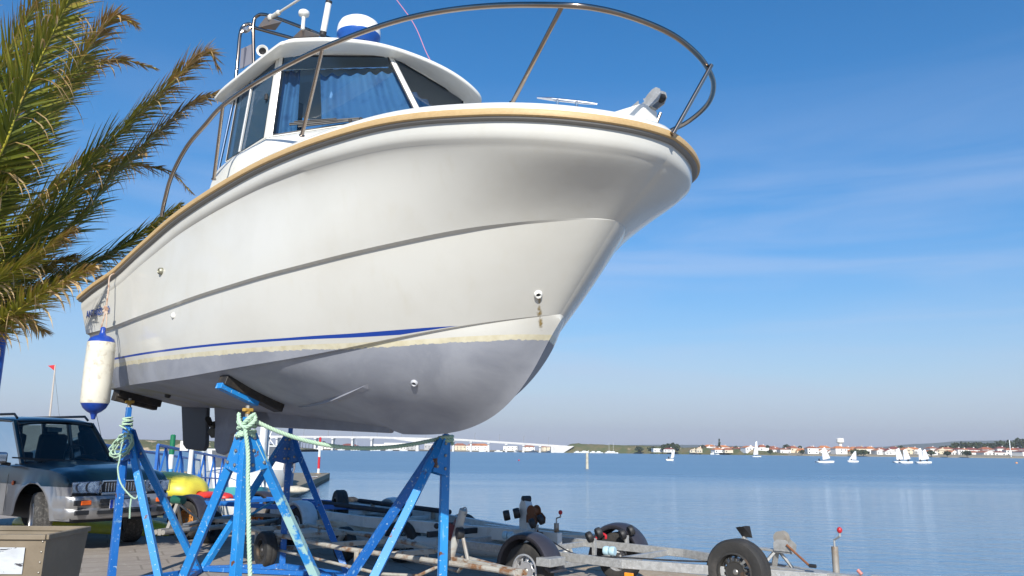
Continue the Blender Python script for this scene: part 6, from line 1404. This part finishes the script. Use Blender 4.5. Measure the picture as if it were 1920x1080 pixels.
# boats hauled out and moored along the far banks (hull, coachroof, mast each)
fb_m = mat('far_boat_white', (.78, .78, .76), .5); fb_b = mat('far_boat_blue', (.05, .12, .3), .5)
def far_boat(px, D, L, label, mast=True, m=fb_m, hh=1.0):
    c = far(px, D); o = empty('moored_boat', (c.x, c.y, WZ+.05), R_(rh.uniform(-25, 25)), label, 'boat', 'boats moored below the far embankment')
    q = MB(); rows = [[Vector((x, -w_, 1.0*hh)), Vector((x, -w_*.7, 0)), Vector((x, w_*.7, 0)), Vector((x, w_, 1.0*hh))] for x, w_ in ((-L/2, L*.12), (-L*.2, L*.16), (L*.15, L*.16), (L*.38, L*.09), (L/2, .02))]
    q.grid(rows); q.grid([[r[0], r[-1]] for r in rows]); q.build('hull', m, o, ang=20)
    q = MB(); q.box((-.05*L, 0, 1.0*hh+.45), (L*.4, L*.2, .9)); q.build('coachroof', fb_m, o, bevel=.1)
    if mast: q = MB(); q.tube([(0, 0, 1), (0, 0, 1+L*1.15)], .09, 5); q.build('mast', fb_m, o)
    return o
fbs = [(598, 9, 0), (640, 8, 0), (668, 8, 1), (705, 10, 0), (730, 8, 0), (757, 9, 0), (905, 8, 0), (935, 9, 0), (970, 8, 1), (1000, 9, 0), (1030, 8, 0), (1083, 8, 0), (1096, 9, 0), (1113, 8, 0), (1123, 9, 0), (1142, 9, 1), (1150, 10, 1), (1300, 8, 0), (1340, 8, 1)]
for i, (px, L, ms) in enumerate(fbs):
    D = 905 if px < 1060 else interp(px, [1060, 1160, 1300, 1350], [868, 840, 785, 765]); far_boat(px, D, L, f"small white boat {'with a mast ' if ms else ''}at the far bank, {ORD[i]} from the left", bool(ms), hh=1.1 if i % 3 else 1.4)
# trees on the far shore
ftm = mat('far_foliage', (.035, .05, .022), 1.0, col2=(.06, .075, .03), nscale=.8); trk = mat('far_trunk', (.08, .06, .04), .9)
def far_tree(c, w, h, kind, label, grp='trees on the far shore'):
    o = empty({'round': 'tree', 'palm': 'palm_tree', 'fir': 'pine_tree'}[kind], c, 0, label, 'tree', grp); th = h*(.75 if kind == 'palm' else .35)
    q = MB(); q.tube([(0, 0, -.5), (0, 0, th+.3)], [.3, .18], 5); q.build('trunk', trk, o)
    q = MB()
    if kind == 'palm':
        for k in range(14):
            a = k*2*math.pi/14+rh.uniform(-.2, .2); e = rh.uniform(.2, 1.0); d = Vector((math.cos(a), math.sin(a), 0)); L_ = h*.30; p0 = Vector((0, 0, th)); p1 = p0+d*L_*.5+Vector((0, 0, e*L_*.5)); p2 = p0+d*L_+Vector((0, 0, (e-.9)*L_*.6)); s = Vector((-d.y, d.x, 0))*.35
            q.add([p0-s*.3, p0+s*.3, p1+s, p1-s, p2], [(0, 1, 2, 3), (3, 2, 4)])
    else:
        n = 130
        for k in range(n):
            z = rh.random(); a = rh.random()*6.283
            if kind == 'fir': rr = (1-z)*.5*w*rh.uniform(.4, 1.1); zz = lerp(h*.12, h, z)
            else: t = rh.random()**.5; zz = lerp(h*.25, h, z); rr = .5*w*math.sqrt(max(0.02, 1-(2*z-1)**2))*t*rh.uniform(.7, 1.2)
            p = Vector((math.cos(a)*rr, math.sin(a)*rr, zz)); s = .09*w*rh.uniform(.6, 1.5)+.15; n_ = Vector((rh.uniform(-1, 1), rh.uniform(-1, 1), rh.uniform(-.3, 1))).normalized(); _, sd, u = frame(n_); q.add([p+sd*s, p+u*s, p-sd*s, p-u*s*.8], [(0, 1, 2, 3)])
    q.build('crown', ftm, o, ang=0, recalc=False)
for k, px in enumerate((560, 567, 573, 579, 586, 591, 598, 607)):
    c = far(px, 920); c.z = WZ+1; far_tree(c, 5, rh.uniform(8, 11), 'palm', f'distant palm between the blue stand legs, {ORD[k]} from the left of its row', 'distant palms left of the harbour')
c = far(1349, 800); c.z = WZ+1.5; far_tree(c, 6, 13.5, 'fir', 'dark conical pine standing above the low white village roofs')
tk_ = 0
for px, w, h, D in ((1246, 9, 7.5, 800), (1253, 9, 8.5, 800), (1262, 10, 9, 800), (1269, 8, 8, 800), (1198, 9, 5.5, 830), (1224, 10, 5.5, 815), (1318, 7, 7.5, 800), (1380, 6, 7, 800), (1440, 7, 8, 820), (1475, 8, 9, 815), (1500, 6, 8, 810), (1444, 5, 3.5, 700), (1503, 5, 3.5, 700), (1606, 12, 3.6, 680), (1618, 10, 3.4, 680), (1690, 8, 9, 790), (1745, 7, 4, 660), (1775, 6, 3.6, 655), (1812, 7, 4, 650)):
    tk_ += 1; c = far(px, D); c.z = WZ+1.2; far_tree(c, w, h, 'round', f'dark bushy tree among the far shore houses, {ORD[tk_-1]} of them built up from the embankment' if False else f'small dark tree on the far shore, {ORD[sum(1 for q_ in (1198, 1224, 1246, 1253, 1262, 1269, 1318, 1380, 1440, 1444, 1475, 1500, 1503, 1606, 1618, 1690, 1745, 1775, 1812) if q_ < px)]} from the left along the village')
for k in range(24):
    px = 1768+k*7.2+rh.uniform(-2, 2); D = 830; c = far(px, D); c.z = WZ+2; far_tree(c, rh.uniform(7, 11), interp(px, [1768, 1800, 1850, 1895, 1930], [9, 13, 11.5, 15, 17])*rh.uniform(.85, 1.1), 'round', f'tree in the dark wood behind the village, {ORD[23-k]} from the right', 'trees of the wood behind the village')
# water tower
c = far(1576, 850); wt2 = empty('water_tower', (c.x, c.y, WZ+1.2), label='white water tower with a flared round tank above the village roofs', cat='water tower')
q = MB(); q.lathe([(1.9, 0), (1.7, 11.5)], (0, 0, 0), n=20); q.build('shaft', walls['white'], wt2); q = MB(); q.lathe([(1.7, 11.3), (3.6, 12.2), (3.9, 12.6), (3.9, 16.4), (3.3, 16.8), (0, 17.0)], (0, 0, 0), n=24); q.build('tank', walls['white'], wt2)
c = far(1894, 640); q = MB(); q.tube([(0, 0, 0), (0, 0, 13)], .35, 8); o = q.build('mast', wht, None, label='tall thin white mast standing in front of the wood at far right', cat='mast'); o.location = (c.x, c.y, WZ+1)
# sailing dinghies
sail_m = mat('sail_cloth', (.74, .75, .78), .7, col2=(.66, .68, .72), nscale=.8); hull_w = mat('dinghy_white', (.76, .76, .74), .4)
def sitter(parent_loc, rot, label, m=dark_cl):
    o = empty('person', parent_loc, rot, label, 'person', 'sailors sitting in the dinghies')
    person_mesh([((0, 0, .15), .17), ((.0, 0, .4), .18), ((.05, 0, .62), .17), ((.07, 0, .76), .06), ((.09, 0, .9), .11), ((.05, .2, .58), .06), ((.22, .26, .40), .05), ((.42, .2, .42), .04), ((.05, -.2, .58), .06), ((.22, -.26, .40), .05), ((.42, -.2, .42), .04), ((.25, .1, .16), .10), ((.45, .12, .12), .08), ((.55, .12, -.1), .06), ((.25, -.1, .16), .10), ((.45, -.12, .12), .08), ((.55, -.12, -.1), .06)], [(0, 1), (1, 2), (2, 3), (3, 4), (2, 5), (5, 6), (6, 7), (2, 8), (8, 9), (9, 10), (0, 11), (11, 12), (12, 13), (0, 14), (14, 15), (15, 16)], 'body', m, o)
    return o
def dinghy(px, pyw, poly, L, flip, lab, plab, hx=0, D=None, ntop=False):
    """poly: sail outline in photo pixels relative to (px, waterline)"""
    d = ray(px, pyw); D = (WZ-HC)/d.z*d.y if D is None else D; c = CAM0+d*(D/d.y); s = D/1500; o = empty('sailing_dinghy', (c.x, c.y, WZ), R_(180 if flip else 0)+R_(8), lab, 'sailing dinghy', 'white sailing dinghies out on the water')
    f = -1 if flip else 1
    q = MB(); rows = []
    for i in range(13):
        t = i/12; x = lerp(-L/2, L/2, t); k = math.sqrt(max(.03, 1-max(0, (t-.5)/.5)**2.4)); rows.append([Vector((x, -.22*L*k, .42+.1*t)), Vector((x, -.18*L*k, .05)), Vector((x*.95, 0, -.1)), Vector((x, .18*L*k, .05)), Vector((x, .22*L*k, .42+.1*t))])
    q.grid(rows); q.add(rows[0], [[0, 1, 2, 3, 4]]); q.build('hull', hull_w, o, ang=40, solid=.04)
    q = MB(); n = 8; P4 = [Vector((f*(x)*s, 0, -y*s)) for x, y in poly]; rows = []
    a, b, c_, dd_ = P4
    for i in range(n+1):
        row = []
        for j in range(n+1):
            p = lerp(lerp(a, b, j/n), lerp(dd_, c_, j/n), i/n); p = p+Vector((0, .10*L*math.sin(math.pi*j/n)*math.sin(math.pi*min(1, i/n+.15)), 0)); row.append(p)
        rows.append(row)
    q.grid(rows); q.build('sail', sail_m, o, ang=80, solid=.01, recalc=False)
    q = MB(); q.tube([Vector((a.x, 0, .2)), dd_+Vector((0, 0, .1))], .035, 6); q.build('mast', bolt_m, o); q = MB(); q.tube([a, b], .025, 6); q.build('boom', bolt_m, o)
    R3 = Matrix.Rotation(o.rotation_euler.z, 3, 'Z'); sitter(o.location+R3 @ Vector((hx, .12, .18)), o.rotation_euler.z, plab)
dinghy(1548, 868, [(-5, -5), (10, -8), (0, -29), (-6, -24)], 4.4, False, 'white dinghy with tall square-topped sail and a long trailing hull, leftmost of the group', 'dark clad sailor at the left end of the leftmost dinghy of the group', -1.6)
dinghy(1599, 867, [(8, -4), (-8, -4), (5, -20), (8, -20)], 2.7, True, 'smallest white dinghy of the group, its sail slanting to the left', 'dark clad sailor in the smallest dinghy with the slanting sail', 0.4)
dinghy(1688, 868, [(-7, -5), (7, -6), (0, -27), (-7, -24)], 3.4, False, 'white dinghy at the left of the close pair, overlapping its neighbour', 'sailor in the left boat of the close pair of dinghies', -.2)
dinghy(1700, 869, [(-5, -6), (9, -8), (1, -26), (-5, -23)], 3.4, False, 'white dinghy at the right of the close pair with a leaning sailor', 'sailor leaning out in the right boat of the close pair of dinghies', .5)
dinghy(1729, 869, [(-6, -6), (3, -6), (0, -28), (-5, -26)], 3.0, False, 'white dinghy with the narrow upright sail in the rightmost pair', 'sailor in the rightmost pair, boat with the narrow sail', -.4)
dinghy(1736, 869, [(-5, -6), (8, -8), (1, -26), (-5, -22)], 3.2, False, 'white dinghy with the wider sail, rightmost of all the dinghies', 'sailor in the rightmost dinghy of all', .4)
dinghy(1256, 864, [(1, -4), (8, -6), (10, -19), (4, -15)], 2.0, False, 'lone white dinghy heeling to the right, left of all the other sails', 'dark clad sailor in the lone heeling dinghy', -.3)
dinghy(1419, 857, [(-7, -3), (3, -4), (2, -29), (-1, -27)], 5.0, False, 'taller white sailing boat with a high narrow sail in front of the village', 'sailor in the taller sailing boat in front of the village', -.5, D=430)
# posts and buoys
b = on(1101, 879, WZ); wp_ = empty('wooden_post', (b.x, b.y, WZ-.4), label='weathered pale wooden post standing alone in the water with a gull on top', cat='post')
q = MB(); q.lathe([(.19, 0), (.20, .55), (.18, .6), (.165, 2.3), (.14, 2.35), (0, 2.36)], (0, 0, 0), n=16); q.build('shaft', mat('salt_timber', (.45, .42, .33), .85, col2=(.28, .24, .16), nscale=2), wp_)
gu = MB(); gu.sphere((0, 0, .12), .13, sc=(1.6, .7, .75)); gu.sphere((.17, 0, .24), .065); gu.lathe([(.02, 0), (0, .07)], (.22, 0, .235), (1, 0, -.1), 8); g_o = gu.build('gull', wht, None, label='white gull perched on the lone wooden post', cat='gull'); g_o.location = (b.x, b.y, WZ+1.96)
for px, py, r, lab in ((1906, 869, .30, 'orange buoy near the right edge of the photo, largest of the buoys'), (1804, 856, .3, 'tiny red buoy right of the sails, left of two near the far shore'), (1835, 856, .3, 'tiny pale buoy near the far shore, right of two'), (973, 864, .18, 'tiny pink buoy alone in the middle of the water')):
    d = on(px, py, WZ); q = MB(); q.sphere((0, 0, .1), r); q.lathe([(.05, r*.9), (.05, r*1.3), (0, r*1.35)], (0, 0, 0), n=8); o = q.build('buoy', mat('buoy_orange', (.75, .32, .10), .4) if r > .2 and py > 860 else redm, None, label=lab, cat='buoy', group='mooring buoys on the open water'); o.location = (d.x, d.y, WZ)

# (haze)
hzm = bpy.data.materials.new('haze_air'); hzm.use_nodes = True; Nh = hzm.node_tree.nodes; Lh = hzm.node_tree.links; Nh.clear()
ho_ = Nh.new('ShaderNodeOutputMaterial'); pv = Nh.new('ShaderNodeVolumePrincipled'); pv.inputs['Color'].default_value = (.93, .95, 1.0, 1); pv.inputs['Density'].default_value = 0.00017; pv.inputs['Anisotropy'].default_value = .2; Lh.new(pv.outputs[0], ho_.inputs['Volume'])
q = MB(); q.box((300, 2300, 60), (9200, 4760, 124)); tag(q.build('haze', hzm, None, ang=0), kind='stuff')
